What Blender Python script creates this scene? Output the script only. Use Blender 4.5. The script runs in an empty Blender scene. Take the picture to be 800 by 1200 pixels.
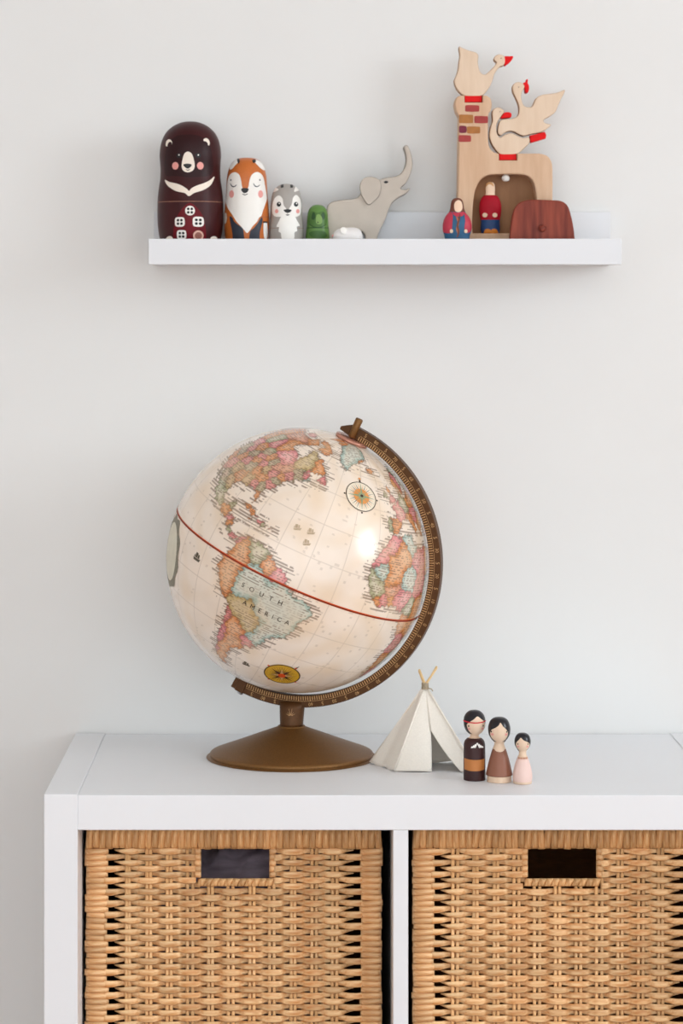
import bpy, bmesh, math, random
import numpy as np
from mathutils import Vector, Matrix
from mathutils.geometry import delaunay_2d_cdt

random.seed(7)
sc = bpy.context.scene
COL = sc.collection

# ------------------------------------------------------------------ camera
F = 3000.0                      # focal length in pixels of the 800x1200 frame
CAM = Vector((0.0, -3.12, 1.295))
VPX, VPY = 350.0, 355.0         # where the wall normal meets the picture
cd = bpy.data.cameras.new('camera')
cd.sensor_fit = 'VERTICAL'
cd.sensor_height = 36.0
cd.lens = 36.0 * F / 1200.0
cd.shift_x = (400.0 - VPX) / 1200.0
cd.shift_y = -(600.0 - VPY) / 1200.0
cd.clip_start = 0.05
cd.dof.use_dof = True
cd.dof.focus_distance = 2.83
cd.dof.aperture_fstop = 6.3
cam = bpy.data.objects.new('camera', cd)
cam.location = CAM
cam.rotation_euler = (math.radians(90), 0, 0)
COL.objects.link(cam)
sc.camera = cam

# ------------------------------------------------------------------ world and daylight
w = bpy.data.worlds.new('world')
sc.world = w
w.use_nodes = True
bg = w.node_tree.nodes['Background']
bg.inputs[0].default_value = (0.915, 0.968, 1.0, 1)
bg.inputs[1].default_value = 1.97

WIN_Y, WIN_Z, WIN_W, WIN_H = -1.95, 1.92, 1.35, 1.30     # window in the right wall
ROOM_R, ROOM_L, ROOM_F, ROOM_H = 3.2, -2.1, -4.6, 2.75
ld = bpy.data.lights.new('window_daylight', 'AREA')
ld.shape = 'RECTANGLE'
ld.size, ld.size_y = WIN_W - 0.1, WIN_H - 0.1
ld.energy = 35
ld.color = (0.85, 0.935, 1.0)
lo = bpy.data.objects.new('window_daylight', ld)
lo.location = (ROOM_R + 0.03, WIN_Y, WIN_Z)
lo.rotation_euler = (0, math.radians(90), 0)
COL.objects.link(lo)

sc.view_settings.view_transform = 'Standard'
sc.view_settings.look = 'None'
sc.view_settings.gamma = 1.0
sc.view_settings.use_curve_mapping = False
sc.view_settings.exposure = 0.22


# ------------------------------------------------------------------ helpers
def lin(c):
    out = []
    for v in c[:3]:
        v = v / 255.0
        out.append(v / 12.92 if v <= 0.04045 else ((v + 0.055) / 1.055) ** 2.4)
    return (out[0], out[1], out[2], 1.0)


def mat(name, rgb, rough=0.5, var=0.05, scale=30.0, stretch=(1, 1, 1), bump=0.0, bscale=None,
        metal=0.0, coat=0.0, rgb2=None, spec=0.35, rand=0.0, detail=4.0):
    """Procedural principled material: noise between two tones, optional bump."""
    m = bpy.data.materials.new(name)
    m.use_nodes = True
    nt = m.node_tree
    b = nt.nodes['Principled BSDF']
    tc = nt.nodes.new('ShaderNodeTexCoord')
    mp = nt.nodes.new('ShaderNodeMapping')
    mp.inputs['Scale'].default_value = stretch
    nt.links.new(tc.outputs['Object'], mp.inputs['Vector'])
    no = nt.nodes.new('ShaderNodeTexNoise')
    no.inputs['Scale'].default_value = scale
    no.inputs['Detail'].default_value = detail
    nt.links.new(mp.outputs['Vector'], no.inputs['Vector'])
    cr = nt.nodes.new('ShaderNodeValToRGB')
    a = lin(rgb)
    if rgb2 is None:
        lo_ = tuple(max(0, v * (1 - var)) for v in a[:3]) + (1,)
        hi_ = tuple(min(1, v * (1 + var)) for v in a[:3]) + (1,)
    else:
        lo_, hi_ = a, lin(rgb2)
    cr.color_ramp.elements[0].position = 0.3
    cr.color_ramp.elements[1].position = 0.7
    cr.color_ramp.elements[0].color = lo_
    cr.color_ramp.elements[1].color = hi_
    nt.links.new(no.outputs['Fac'], cr.inputs['Fac'])
    src = cr.outputs['Color']
    if rand > 0:
        oi = nt.nodes.new('ShaderNodeObjectInfo')
        mr = nt.nodes.new('ShaderNodeMapRange')
        mr.inputs['To Min'].default_value = 1 - rand
        mr.inputs['To Max'].default_value = 1 + rand * 0.55
        nt.links.new(oi.outputs['Random'], mr.inputs['Value'])
        mx = nt.nodes.new('ShaderNodeHueSaturation')
        nt.links.new(src, mx.inputs['Color'])
        nt.links.new(mr.outputs['Result'], mx.inputs['Value'])
        src = mx.outputs['Color']
    nt.links.new(src, b.inputs['Base Color'])
    b.inputs['Roughness'].default_value = rough
    b.inputs['Metallic'].default_value = metal
    b.inputs['Specular IOR Level'].default_value = spec
    b.inputs['Coat Weight'].default_value = coat
    b.inputs['Coat Roughness'].default_value = 0.12
    if bump > 0:
        bn = nt.nodes.new('ShaderNodeTexNoise')
        bn.inputs['Scale'].default_value = bscale or scale * 2
        bn.inputs['Detail'].default_value = 3
        nt.links.new(mp.outputs['Vector'], bn.inputs['Vector'])
        bp = nt.nodes.new('ShaderNodeBump')
        bp.inputs['Strength'].default_value = bump
        bp.inputs['Distance'].default_value = 0.001
        nt.links.new(bn.outputs['Fac'], bp.inputs['Height'])
        nt.links.new(bp.outputs['Normal'], b.inputs['Normal'])
    return m


def tag(o, label=None, cat=None, group=None, kind=None):
    if label: o['label'] = label
    if cat: o['category'] = cat
    if group: o['group'] = group
    if kind: o['kind'] = kind
    return o


def empty(name, loc, label, cat, group=None):
    o = bpy.data.objects.new(name, None)
    o.empty_display_size = 0.02
    o.location = loc
    COL.objects.link(o)
    return tag(o, label, cat, group)


def link(name, me, parent=None):
    o = bpy.data.objects.new(name, me)
    COL.objects.link(o)
    if parent is not None:
        o.parent = parent
    return o


def mesh(name, verts, faces, material, parent=None, smooth=True):
    me = bpy.data.meshes.new(name)
    me.from_pydata([tuple(v) for v in verts], [], faces)
    me.update()
    for m in (material if isinstance(material, (list, tuple)) else [material]):
        me.materials.append(m)
    if smooth:
        me.polygons.foreach_set('use_smooth', [True] * len(me.polygons))
    return link(name, me, parent)


def boxmesh(name, lo_, hi_, material, bev=0.0008, seg=2):
    bm = bmesh.new()
    bmesh.ops.create_cube(bm, size=1.0)
    c = [(a + b) / 2 for a, b in zip(lo_, hi_)]
    s = [b - a for a, b in zip(lo_, hi_)]
    for v in bm.verts:
        v.co = Vector((c[0] + v.co.x * s[0], c[1] + v.co.y * s[1], c[2] + v.co.z * s[2]))
    if bev > 0:
        bmesh.ops.bevel(bm, geom=bm.edges[:], offset=bev, segments=seg, affect='EDGES', profile=0.5)
    me = bpy.data.meshes.new(name)
    bm.to_mesh(me)
    bm.free()
    me.materials.append(material)
    return me


def box(name, lo_, hi_, material, parent=None, bev=0.0008, seg=2):
    return link(name, boxmesh(name, lo_, hi_, material, bev, seg), parent)


def spline(pts, n=6, closed=True):
    """Catmull-Rom through the points."""
    out = []
    N = len(pts)
    rng = range(N if closed else N - 1)
    for i in rng:
        if closed:
            p0, p1, p2, p3 = (pts[(i + k - 1) % N] for k in range(4))
        else:
            p1, p2 = pts[i], pts[i + 1]
            p0 = pts[i - 1] if i > 0 else p1
            p3 = pts[i + 2] if i + 2 < N else p2
        for k in range(n):
            t = k / n
            out.append(tuple(0.5 * (2 * b + (c - a) * t + (2 * a - 5 * b + 4 * c - d) * t * t +
                                    (3 * b - a - 3 * c + d) * t ** 3)
                             for a, b, c, d in zip(p0, p1, p2, p3)))
    if not closed:
        out.append(tuple(pts[-1]))
    return out


def inside(x, y, poly):
    r = False
    j = len(poly) - 1
    for i in range(len(poly)):
        xi, yi = poly[i]
        xj, yj = poly[j]
        if (yi > y) != (yj > y) and x < (xj - xi) * (y - yi) / (yj - yi) + xi:
            r = not r
        j = i
    return r


def tri(polys, grid=0.0):
    """Triangulate an outline (first) with holes (rest); grid adds inner points."""
    vs, es = [], []
    for p in polys:
        k = len(vs)
        vs += [Vector(q) for q in p]
        es += [(k + i, k + (i + 1) % len(p)) for i in range(len(p))]
    if grid > 0:
        xs = [p[0] for p in polys[0]]
        ys = [p[1] for p in polys[0]]
        x = min(xs) + grid * 0.5
        while x < max(xs):
            y = min(ys) + grid * 0.5
            while y < max(ys):
                if inside(x, y, polys[0]) and not any(inside(x, y, h) for h in polys[1:]):
                    vs.append(Vector((x, y)))
                y += grid
            x += grid
    r = delaunay_2d_cdt(vs, es, [], 0, 1e-9)
    V, Fc = r[0], r[2]
    out = []
    for f in Fc:
        cx = sum(V[i].x for i in f) / len(f)
        cy = sum(V[i].y for i in f) / len(f)
        if inside(cx, cy, polys[0]) and not any(inside(cx, cy, h) for h in polys[1:]):
            out.append(list(f))
    return [(v.x, v.y) for v in V], out


def area2(p):
    return sum(p[i][0] * p[(i + 1) % len(p)][1] - p[(i + 1) % len(p)][0] * p[i][1] for i in range(len(p)))


def inset(p, b):
    s = 1 if area2(p) > 0 else -1
    out = []
    N = len(p)
    for i in range(N):
        a, c, d = p[i - 1], p[i], p[(i + 1) % N]
        n1 = Vector((-(c[1] - a[1]), c[0] - a[0]))
        n2 = Vector((-(d[1] - c[1]), d[0] - c[0]))
        if n1.length > 0: n1.normalize()
        if n2.length > 0: n2.normalize()
        n = n1 + n2
        if n.length < 1e-6:
            n = n1
        n.normalize()
        out.append((c[0] + s * n.x * b, c[1] + s * n.y * b))
    return out


def cutout(name, polys, y0, y1, material, parent, bev=0.0012, edge_mat=None):
    """Board cut along outlines (x, z) from y0 (front) to y1 (back), rounded arrises."""
    verts, faces, mi = [], [], []
    outer = polys[0]
    lev = [(bev, y0), (bev * 0.3, y0 + bev * 0.3), (0, y0 + bev), (0, y1 - bev), (bev, y1)]
    for k, p in enumerate(polys):
        sg = 1 if k == 0 else -1
        cw = (area2(p) > 0) == (k == 0)
        base = len(verts)
        n = len(p)
        for ins, y in lev:
            q = inset(p, ins * sg)
            verts += [(a, y, b) for a, b in q]
        for L in range(len(lev) - 1):
            for i in range(n):
                j = (i + 1) % n
                a, b, c, d = base + L * n + i, base + L * n + j, base + (L + 1) * n + j, base + (L + 1) * n + i
                faces.append((a, d, c, b) if cw else (a, b, c, d))
                mi.append(1 if (edge_mat and 1 <= L) else 0)
    ins = [inset(p, bev * (1 if k == 0 else -1)) for k, p in enumerate(polys)]
    V, T = tri(ins)
    for y, flip in ((y0, False), (y1, True)):
        base = len(verts)
        verts += [(a, y, b) for a, b in V]
        for f in T:
            a, b, c = (V[i] for i in f[:3])
            ccw = (b[0] - a[0]) * (c[1] - a[1]) - (b[1] - a[1]) * (c[0] - a[0]) > 0
            g = f if ccw != flip else f[::-1]
            faces.append(tuple(base + i for i in g))
            mi.append(0)
    mats = [material, edge_mat] if edge_mat else [material]
    o = mesh(name, verts, faces, mats, parent, smooth=False)
    if edge_mat:
        o.data.polygons.foreach_set('material_index', mi)
    return o


def lathe(name, prof, material, parent, seg=64, sm=5, squash=1.0):
    """prof: (radius, z) from top to bottom; smoothed and spun."""
    p = spline(prof, sm, closed=False) if sm > 1 else prof
    p = [(max(0.0, r), z) for r, z in p]
    verts, faces = [], []
    for r, z in p:
        r = max(r, 1e-5)
        for k in range(seg):
            a = 2 * math.pi * k / seg
            verts.append((r * math.sin(a), -r * math.cos(a) * squash, z))
    for i in range(len(p) - 1):
        for k in range(seg):
            a, b = i * seg + k, i * seg + (k + 1) % seg
            faces.append((a, a + seg, b + seg, b))
    o = mesh(name, verts, faces, material, parent)
    return o


class Doll:
    """A turned figure: profile of revolution with paint patches that hug its surface."""
    def __init__(self, root, prof, cx, ybase, unit, squash=1.0):
        self.root, self.cx, self.yb, self.u, self.sq = root, cx, ybase, unit, squash
        self.prof = [(h * unit, (ybase - y) * unit) for h, y in prof]
        p = spline(self.prof, 5, closed=False)
        zs = np.array([q[1] for q in p][::-1])
        rs = np.array([max(q[0], 0) for q in p][::-1])
        o = np.argsort(zs, kind='stable')
        self.zs, self.rs = zs[o], rs[o]

    def R(self, z):
        return float(np.interp(z, self.zs, self.rs))

    def body(self, name, material, seg=64):
        return lathe(name, self.prof, material, self.root, seg, 5, self.sq)

    def section(self, name, material, ytop, ybot, off=0.0, seg=64):
        """A band of the surface between two heights (the whole way round)."""
        z1, z0 = (self.yb - ytop) * self.u, (self.yb - ybot) * self.u
        n = 30
        top = self.prof[0][1]
        p = []
        for i in range(n + 1):
            z = z1 + (z0 - z1) * (1 - math.cos(math.pi * i / n)) / 2
            p.append((self.R(z) + off, z + off * max(0.0, (z - z0) / (z1 - z0)) if z1 > top - 0.0006 else z))
        if z1 > top - 0.0006:
            p[0] = (0.0, top + off)
        return lathe(name, p, material, self.root, seg, 1, self.sq)

    def patch(self, name, pts, material, lift=0.0003, smooth=True, parent=None, grid=None, n=6):
        q = spline(pts, n) if smooth else self.dense(pts)
        q = self.fine(q)
        q = [((x - self.cx) * self.u, (self.yb - y) * self.u) for x, y in q]
        xs = [a for a, b in q]
        zs = [b for a, b in q]
        g = grid or min(0.0018, max(min(max(xs) - min(xs), max(zs) - min(zs)) / 7.0, 0.0007))
        V, T = tri([q], g)
        verts = []
        for x, z in V:
            r = self.R(z)
            xx = max(-0.985 * r, min(0.985 * r, x))
            y = -math.sqrt(max(r * r - xx * xx, 1e-12))
            dz = 1e-4
            sl = (self.R(z + dz) - self.R(z - dz)) / (2 * dz)
            nr = Vector((xx / max(r, 1e-6), y / max(r, 1e-6), -sl))
            nr.normalize()
            p = Vector((xx, y * self.sq, z)) + nr * lift
            verts.append(p)
        faces = []
        for f in T:
            a, b, c = (V[i] for i in f[:3])
            ccw = (b[0] - a[0]) * (c[1] - a[1]) - (b[1] - a[1]) * (c[0] - a[0]) > 0
            faces.append(tuple(f if ccw else f[::-1]))
        return mesh(name, verts, faces, material, parent or self.root)

    def fine(self, q):
        out, lim = [], 0.0015 / self.u
        for i in range(len(q)):
            a, b = q[i], q[(i + 1) % len(q)]
            k = max(1, int(math.hypot(b[0] - a[0], b[1] - a[1]) / lim))
            out += [(a[0] + (b[0] - a[0]) * t / k, a[1] + (b[1] - a[1]) * t / k) for t in range(k)]
        return out

    @staticmethod
    def dense(pts, k=5):
        out = []
        for i in range(len(pts)):
            a, b = pts[i], pts[(i + 1) % len(pts)]
            out += [(a[0] + (b[0] - a[0]) * t / k, a[1] + (b[1] - a[1]) * t / k) for t in range(k)]
        return out

    def dot(self, name, x, y, rx, ry, material, lift=0.0003, parent=None):
        return self.patch(name, [(x + rx * math.cos(a), y + ry * math.sin(a))
                                 for a in (k * math.pi / 8 for k in range(16))], material, lift, True, parent, n=2)

    def stroke(self, name, pts, wd, material, lift=0.0003, parent=None):
        p = spline(pts, 6, closed=False)
        L, Rr = [], []
        for i in range(len(p)):
            a, b = p[max(0, i - 1)], p[min(len(p) - 1, i + 1)]
            d = Vector((b[0] - a[0], b[1] - a[1]))
            d.normalize()
            t = i / (len(p) - 1)
            h = wd * 0.5 * (0.45 + 0.55 * math.sin(math.pi * t))
            L.append((p[i][0] - d.y * h, p[i][1] + d.x * h))
            Rr.append((p[i][0] + d.y * h, p[i][1] - d.x * h))
        q = L + Rr[::-1]
        q = [((x - self.cx) * self.u, (self.yb - y) * self.u) for x, y in q]
        V, T = tri([q], 0)
        verts = []
        for x, z in V:
            r = self.R(z)
            xx = max(-0.985 * r, min(0.985 * r, x))
            y = -math.sqrt(max(r * r - xx * xx, 1e-12))
            verts.append(((xx) * (1 + lift / max(r, 1e-4)), y * (1 + lift / max(r, 1e-4)) * self.sq, z))
        faces = []
        for f in T:
            a, b, c = (V[i] for i in f[:3])
            ccw = (b[0] - a[0]) * (c[1] - a[1]) - (b[1] - a[1]) * (c[0] - a[0]) > 0
            faces.append(tuple(f if ccw else f[::-1]))
        return mesh(name, verts, faces, material, parent or self.root)


# ------------------------------------------------------------------ materials
M_wall = mat('wall_paint', (231, 231, 230), 0.85, 0.012, 3.0, bump=0.04, bscale=260, spec=0.2)
M_ceil = mat('ceiling_paint', (238, 237, 234), 0.9, 0.01, 3.0, spec=0.2)
M_floor = mat('floor_wood', (150, 104, 70), 0.45, scale=6, stretch=(1, 12, 1), rgb2=(176, 126, 88), bump=0.1)
M_white = mat('white_foil', (236, 238, 242), 0.42, 0.008, 5.0, spec=0.4)
M_ledge = mat('ledge_foil', (228, 230, 234), 0.45, 0.008, 5.0, spec=0.35)
M_trim = mat('white_trim', (240, 240, 240), 0.5, 0.01, 5.0)

# ------------------------------------------------------------------ the room
box('floor', (ROOM_L, ROOM_F, -0.05), (ROOM_R, 0.0, 0.0), M_floor, bev=0)['kind'] = 'structure'
box('ceiling', (ROOM_L, ROOM_F, ROOM_H), (ROOM_R, 0.0, ROOM_H + 0.05), M_ceil, bev=0)['kind'] = 'structure'  # out of view, added to cut the light from above
box('wall_back', (ROOM_L - 0.1, 0.0, -0.05), (ROOM_R + 0.1, 0.1, ROOM_H + 0.05), M_wall, bev=0)['kind'] = 'structure'
box('wall_left', (ROOM_L - 0.1, ROOM_F, -0.05), (ROOM_L, 0.0, ROOM_H + 0.05), M_wall, bev=0)['kind'] = 'structure'
wy0, wy1 = WIN_Y - WIN_W / 2, WIN_Y + WIN_W / 2
wz0, wz1 = WIN_Z - WIN_H / 2, WIN_Z + WIN_H / 2
bmv, bmf = [], []
for lo_, hi_ in (((ROOM_R, ROOM_F, -0.05), (ROOM_R + 0.1, wy0, ROOM_H + 0.05)),
                 ((ROOM_R, wy1, -0.05), (ROOM_R + 0.1, 0.0, ROOM_H + 0.05)),
                 ((ROOM_R, wy0, -0.05), (ROOM_R + 0.1, wy1, wz0)),
                 ((ROOM_R, wy0, wz1), (ROOM_R + 0.1, wy1, ROOM_H + 0.05))):
    k = len(bmv)
    bmv += [(x, y, z) for x in (lo_[0], hi_[0]) for y in (lo_[1], hi_[1]) for z in (lo_[2], hi_[2])]
    bmf += [tuple(k + i for i in f) for f in ((0, 1, 3, 2), (4, 6, 7, 5), (0, 4, 5, 1), (2, 3, 7, 6), (0, 2, 6, 4), (1, 5, 7, 3))]
mesh('wall_right', bmv, bmf, M_wall, smooth=False)['kind'] = 'structure'
we = bpy.data.objects.new('window_1', None)
we.location = (ROOM_R, WIN_Y, wz0)
COL.objects.link(we)
we['kind'] = 'structure'
for a, b in (((-0.02, -WIN_W / 2, 0), (0.06, -WIN_W / 2 + 0.05, WIN_H)), ((-0.02, WIN_W / 2 - 0.05, 0), (0.06, WIN_W / 2, WIN_H)),
             ((-0.02, -WIN_W / 2 + 0.05, 0), (0.06, WIN_W / 2 - 0.05, 0.05)), ((-0.02, -WIN_W / 2 + 0.05, WIN_H - 0.05), (0.06, WIN_W / 2 - 0.05, WIN_H))):
    box('window_frame', a, b, M_trim, we, 0.003)
box('baseboard_back', (ROOM_L, -0.014, 0.0), (-0.29, 0.0, 0.09), M_trim, bev=0.003)['kind'] = 'structure'
box('baseboard_back', (0.52, -0.014, 0.0), (ROOM_R, 0.0, 0.09), M_trim, bev=0.003)['kind'] = 'structure'

# ------------------------------------------------------------------ cube shelf unit
UX0, UX1, UTOP, UFRONT = -0.2716, 0.4880, 0.77, -0.390
CL0, CL1, CR0, CR1 = -0.2357, 0.1005, 0.1167, 0.4521
CZ0, CZ1 = 0.397, 0.7327
unit = empty('cube_shelf_unit', (0.108, -0.195, 0.0), 'white square cube shelf unit standing against the wall, holding wicker baskets', 'shelf unit')


def upart(name, lo_, hi_):
    ox, oy, oz = unit.location
    return box(name, (lo_[0] - ox, lo_[1] - oy, lo_[2] - oz), (hi_[0] - ox, hi_[1] - oy, hi_[2] - oz), M_white, unit, 0.0009)


upart('side_panel', (UX0, UFRONT - 0.001, 0.0), (CL0, -0.002, UTOP + 0.0012))
upart('side_panel', (CR1, UFRONT - 0.001, 0.0), (UX1, -0.002, UTOP + 0.0012))
upart('top_panel', (CL0, UFRONT, CZ1), (CR1, -0.002, UTOP))
upart('bottom_panel', (CL0, UFRONT, 0.0), (CR1, -0.002, 0.038))
upart('divider', (CL1, UFRONT + 0.001, 0.038), (CR0, -0.002, CZ1))
upart('shelf_board', (CL0, UFRONT + 0.002, CZ0 - 0.016), (CL1, -0.002, CZ0))
upart('shelf_board', (CR0, UFRONT + 0.002, CZ0 - 0.016), (CR1, -0.002, CZ0))

# ------------------------------------------------------------------ wicker baskets
def cane_mat(name, rgb, rgb2, stretch, rand=0.22):
    return mat(name, rgb, 0.42, scale=90, stretch=stretch, rgb2=rgb2, bump=0.35, bscale=240, rand=rand, spec=0.45)


M_weave = cane_mat('cane_strand', (206, 138, 76), (250, 212, 160), (0.35, 3, 3))
M_stake = cane_mat('cane_stake', (226, 168, 108), (246, 204, 150), (3, 3, 0.3))
M_wrap = cane_mat('cane_corner', (212, 150, 92), (250, 212, 162), (0.5, 3, 3), 0.2)
M_rimw = cane_mat('cane_rim', (200, 142, 86), (246, 204, 148), (3, 3, 0.4), 0.24)
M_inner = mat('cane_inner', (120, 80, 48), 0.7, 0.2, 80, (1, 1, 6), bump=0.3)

BW, BH, BD = 0.321, 0.3262, 0.335
ST0, STP, NST = 0.0452, 0.02245, 11       # first stake from the left edge, spacing, count
ROWP = 0.00627
HX0, HX1, HZ0 = 0.1244, 0.1996, 0.2713    # handle opening
RZ0 = 0.3040                              # underside of the bound rim


def strand_mesh(x0, x1, phase, seed, taper_l, taper_r):
    """One flat cane weaver going over and under the stakes, along x, centred on z = 0."""
    rr = random.Random(seed)
    n = max(8, int((x1 - x0) / STP * 8))
    ring = [(1, 0), (0.72, 0.62), (0, 1), (-0.72, 0.62), (-1, 0), (-0.72, -0.7), (0, -1), (0.72, -0.7)]
    jit = [rr.uniform(-0.00045, 0.00045) for _ in range(NST + 6)]
    wid = [rr.uniform(0.90, 1.08) for _ in range(NST + 6)]
    verts, faces = [], []
    for i in range(n + 1):
        x = x0 + (x1 - x0) * i / n
        u = (x - ST0) / STP
        c = math.cos(math.pi * (u + phase))          # +1 in front of its stakes
        k = u + 2
        ki = int(max(0, min(NST + 4, math.floor(k))))
        fr = k - ki
        zj = jit[ki] * (1 - fr) + jit[ki + 1] * fr
        wj = wid[ki] * (1 - fr) + wid[ki + 1] * fr
        hh = 0.0037 * wj * (0.90 + 0.10 * c)
        tt = 0.0013
        yc = -0.0035 * math.tanh(1.5 * c) / 0.905
        if taper_l and x - x0 < 0.017:
            s = (x - x0) / 0.017
            hh *= 0.25 + 0.75 * s
            yc += 0.003 * (1 - s)
        if taper_r and x1 - x < 0.017:
            s = (x1 - x) / 0.017
            hh *= 0.25 + 0.75 * s
            yc += 0.003 * (1 - s)
        for a, b in ring:
            verts.append((x, yc - b * tt, zj + a * hh))
    m = len(ring)
    for i in range(n):
        for k in range(m):
            a, b = i * m + k, i * m + (k + 1) % m
            faces.append((a, b, b + m, a + m))
    faces.append(tuple(range(m))[::-1])
    faces.append(tuple(n * m + k for k in range(m)))
    me = bpy.data.meshes.new('weaver_strand')
    me.from_pydata(verts, [], faces)
    me.materials.append(M_weave)
    me.polygons.foreach_set('use_smooth', [True] * len(me.polygons))
    return me


def bulge_mesh(name, sx, sz, t, axis, seed, material, slant=0.0):
    """A cane wrap: a strip sx by sz whose face is rounded across its narrow side."""
    rr = random.Random(seed)
    verts, faces = [], []
    N, K = 6, 5
    for i in range(N + 1):
        u = -0.5 + i / N
        for k in range(K + 1):
            v = -0.5 + k / K
            edge = 1 - abs(2 * v) ** 2.6
            endr = 1 - abs(2 * u) ** 6 * 0.75
            y = -t * (0.50 + 0.50 * edge) * endr
            if axis == 'x':
                verts.append((u * sx, y, v * sz + slant * u * sx + rr.uniform(-1, 1) * 0.0001))
            else:
                verts.append((v * sx + slant * u * sz + rr.uniform(-1, 1) * 0.0001, y, u * sz))
    nb = len(verts)
    for x, z in ((-0.5, -0.5), (0.5, -0.5), (0.5, 0.5), (-0.5, 0.5)):
        verts.append((x * sx, 0.0, z * sz))
    W = K + 1
    for i in range(N):
        for k in range(K):
            f = (i * W + k, (i + 1) * W + k, (i + 1) * W + k + 1, i * W + k + 1)
            faces.append(f if axis == 'x' else f[::-1])
    b00, b10, b11, b01 = nb, nb + 1, nb + 2, nb + 3
    if axis == 'x':
        e = [[i * W for i in range(N + 1)], [N * W + k for k in range(W)], [i * W + K for i in range(N, -1, -1)], [k for k in range(K, -1, -1)]]
    else:
        e = [[k for k in range(W)], [i * W + K for i in range(N + 1)], [N * W + k for k in range(K, -1, -1)], [i * W for i in range(N, -1, -1)]]
    for run, (p, q) in zip(e, ((b00, b10), (b10, b11), (b11, b01), (b01, b00))):
        faces.append(tuple(run[::-1]) + (p, q))
    faces.append((b00, b01, b11, b10))
    me = bpy.data.meshes.new(name)
    me.from_pydata(verts, [], faces)
    me.materials.append(material)
    me.polygons.foreach_set('use_smooth', [True] * len(me.polygons))
    return me


def tube_mesh(name, pts, r, material, seg=8):
    verts, faces = [], []
    n = len(pts)
    P = [Vector(p) for p in pts]
    for i, p in enumerate(P):
        d = (P[min(i + 1, n - 1)] - P[max(i - 1, 0)]).normalized()
        a = d.orthogonal().normalized() if i == 0 else (pa - d * pa.dot(d)).normalized()
        pa = a
        b = d.cross(a)
        rr = r[i] if isinstance(r, (list, tuple)) else r
        for k in range(seg):
            t = 2 * math.pi * k / seg
            verts.append(p + (a * math.cos(t) + b * math.sin(t)) * rr)
    for i in range(n - 1):
        for k in range(seg):
            a, b = i * seg + k, i * seg + (k + 1) % seg
            faces.append((a, b, b + seg, a + seg))
    faces.append(tuple(range(seg))[::-1])
    faces.append(tuple((n - 1) * seg + k for k in range(seg)))
    me = bpy.data.meshes.new(name)
    me.from_pydata([tuple(v) for v in verts], [], faces)
    me.materials.append(material)
    me.polygons.foreach_set('use_smooth', [True] * len(me.polygons))
    return me


# shared meshes
STR = {}
for ph in (0, 1):
    for vnt in range(4):
        tl = ph == 0
        a0, a1 = (0.0300, BW - 0.0300) if ph == 0 else (0.0195, BW - 0.0195)
        STR['full', ph, vnt] = strand_mesh(a0, a1, ph, 11 + vnt + 10 * ph, tl, tl)
        STR['left', ph, vnt] = strand_mesh(a0, HX0 - (0.005 if ph else 0.001), ph, 31 + vnt + 10 * ph, tl, False)
        STR['right', ph, vnt] = strand_mesh(HX1 + (0.005 if ph else 0.001), a1, ph, 51 + vnt + 10 * ph, False, tl)
WR = [bulge_mesh('corner_wrap', 0.0225 + 0.001 * k, ROWP * 1.04, 0.0045 + 0.0006 * k, 'x', k, M_wrap, (-0.05, 0.02, 0.06, -0.02)[k]) for k in range(4)]
RM = [bulge_mesh('rim_wrap', 0.0074, 0.0225 - 0.0004 * k, 0.0052 + 0.0005 * k, 'z', 20 + k, M_rimw, (0.03, -0.04, 0.08, 0.0)[k]) for k in range(4)]
HB = [bulge_mesh('handle_wrap', 0.0074, 0.0086, 0.0050, 'z', 40 + k, M_rimw, (0.35, 0.25, 0.45)[k]) for k in range(3)]
HS = [bulge_mesh('handle_wrap', 0.0075, ROWP * 1.05, 0.0042, 'x', 60 + k, M_wrap, (0.1, -0.1, 0.0)[k]) for k in range(3)]
STK_full = tube_mesh('stake', [(0, 0, 0.004), (0, 0, RZ0 * 0.5), (0, 0, RZ0 + 0.004)], 0.00195, M_stake, 8)
STK_cut = tube_mesh('stake', [(0, 0, 0.004), (0, 0, 0.13), (0, 0, HZ0 - 0.006)], 0.00195, M_stake, 8)


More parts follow.
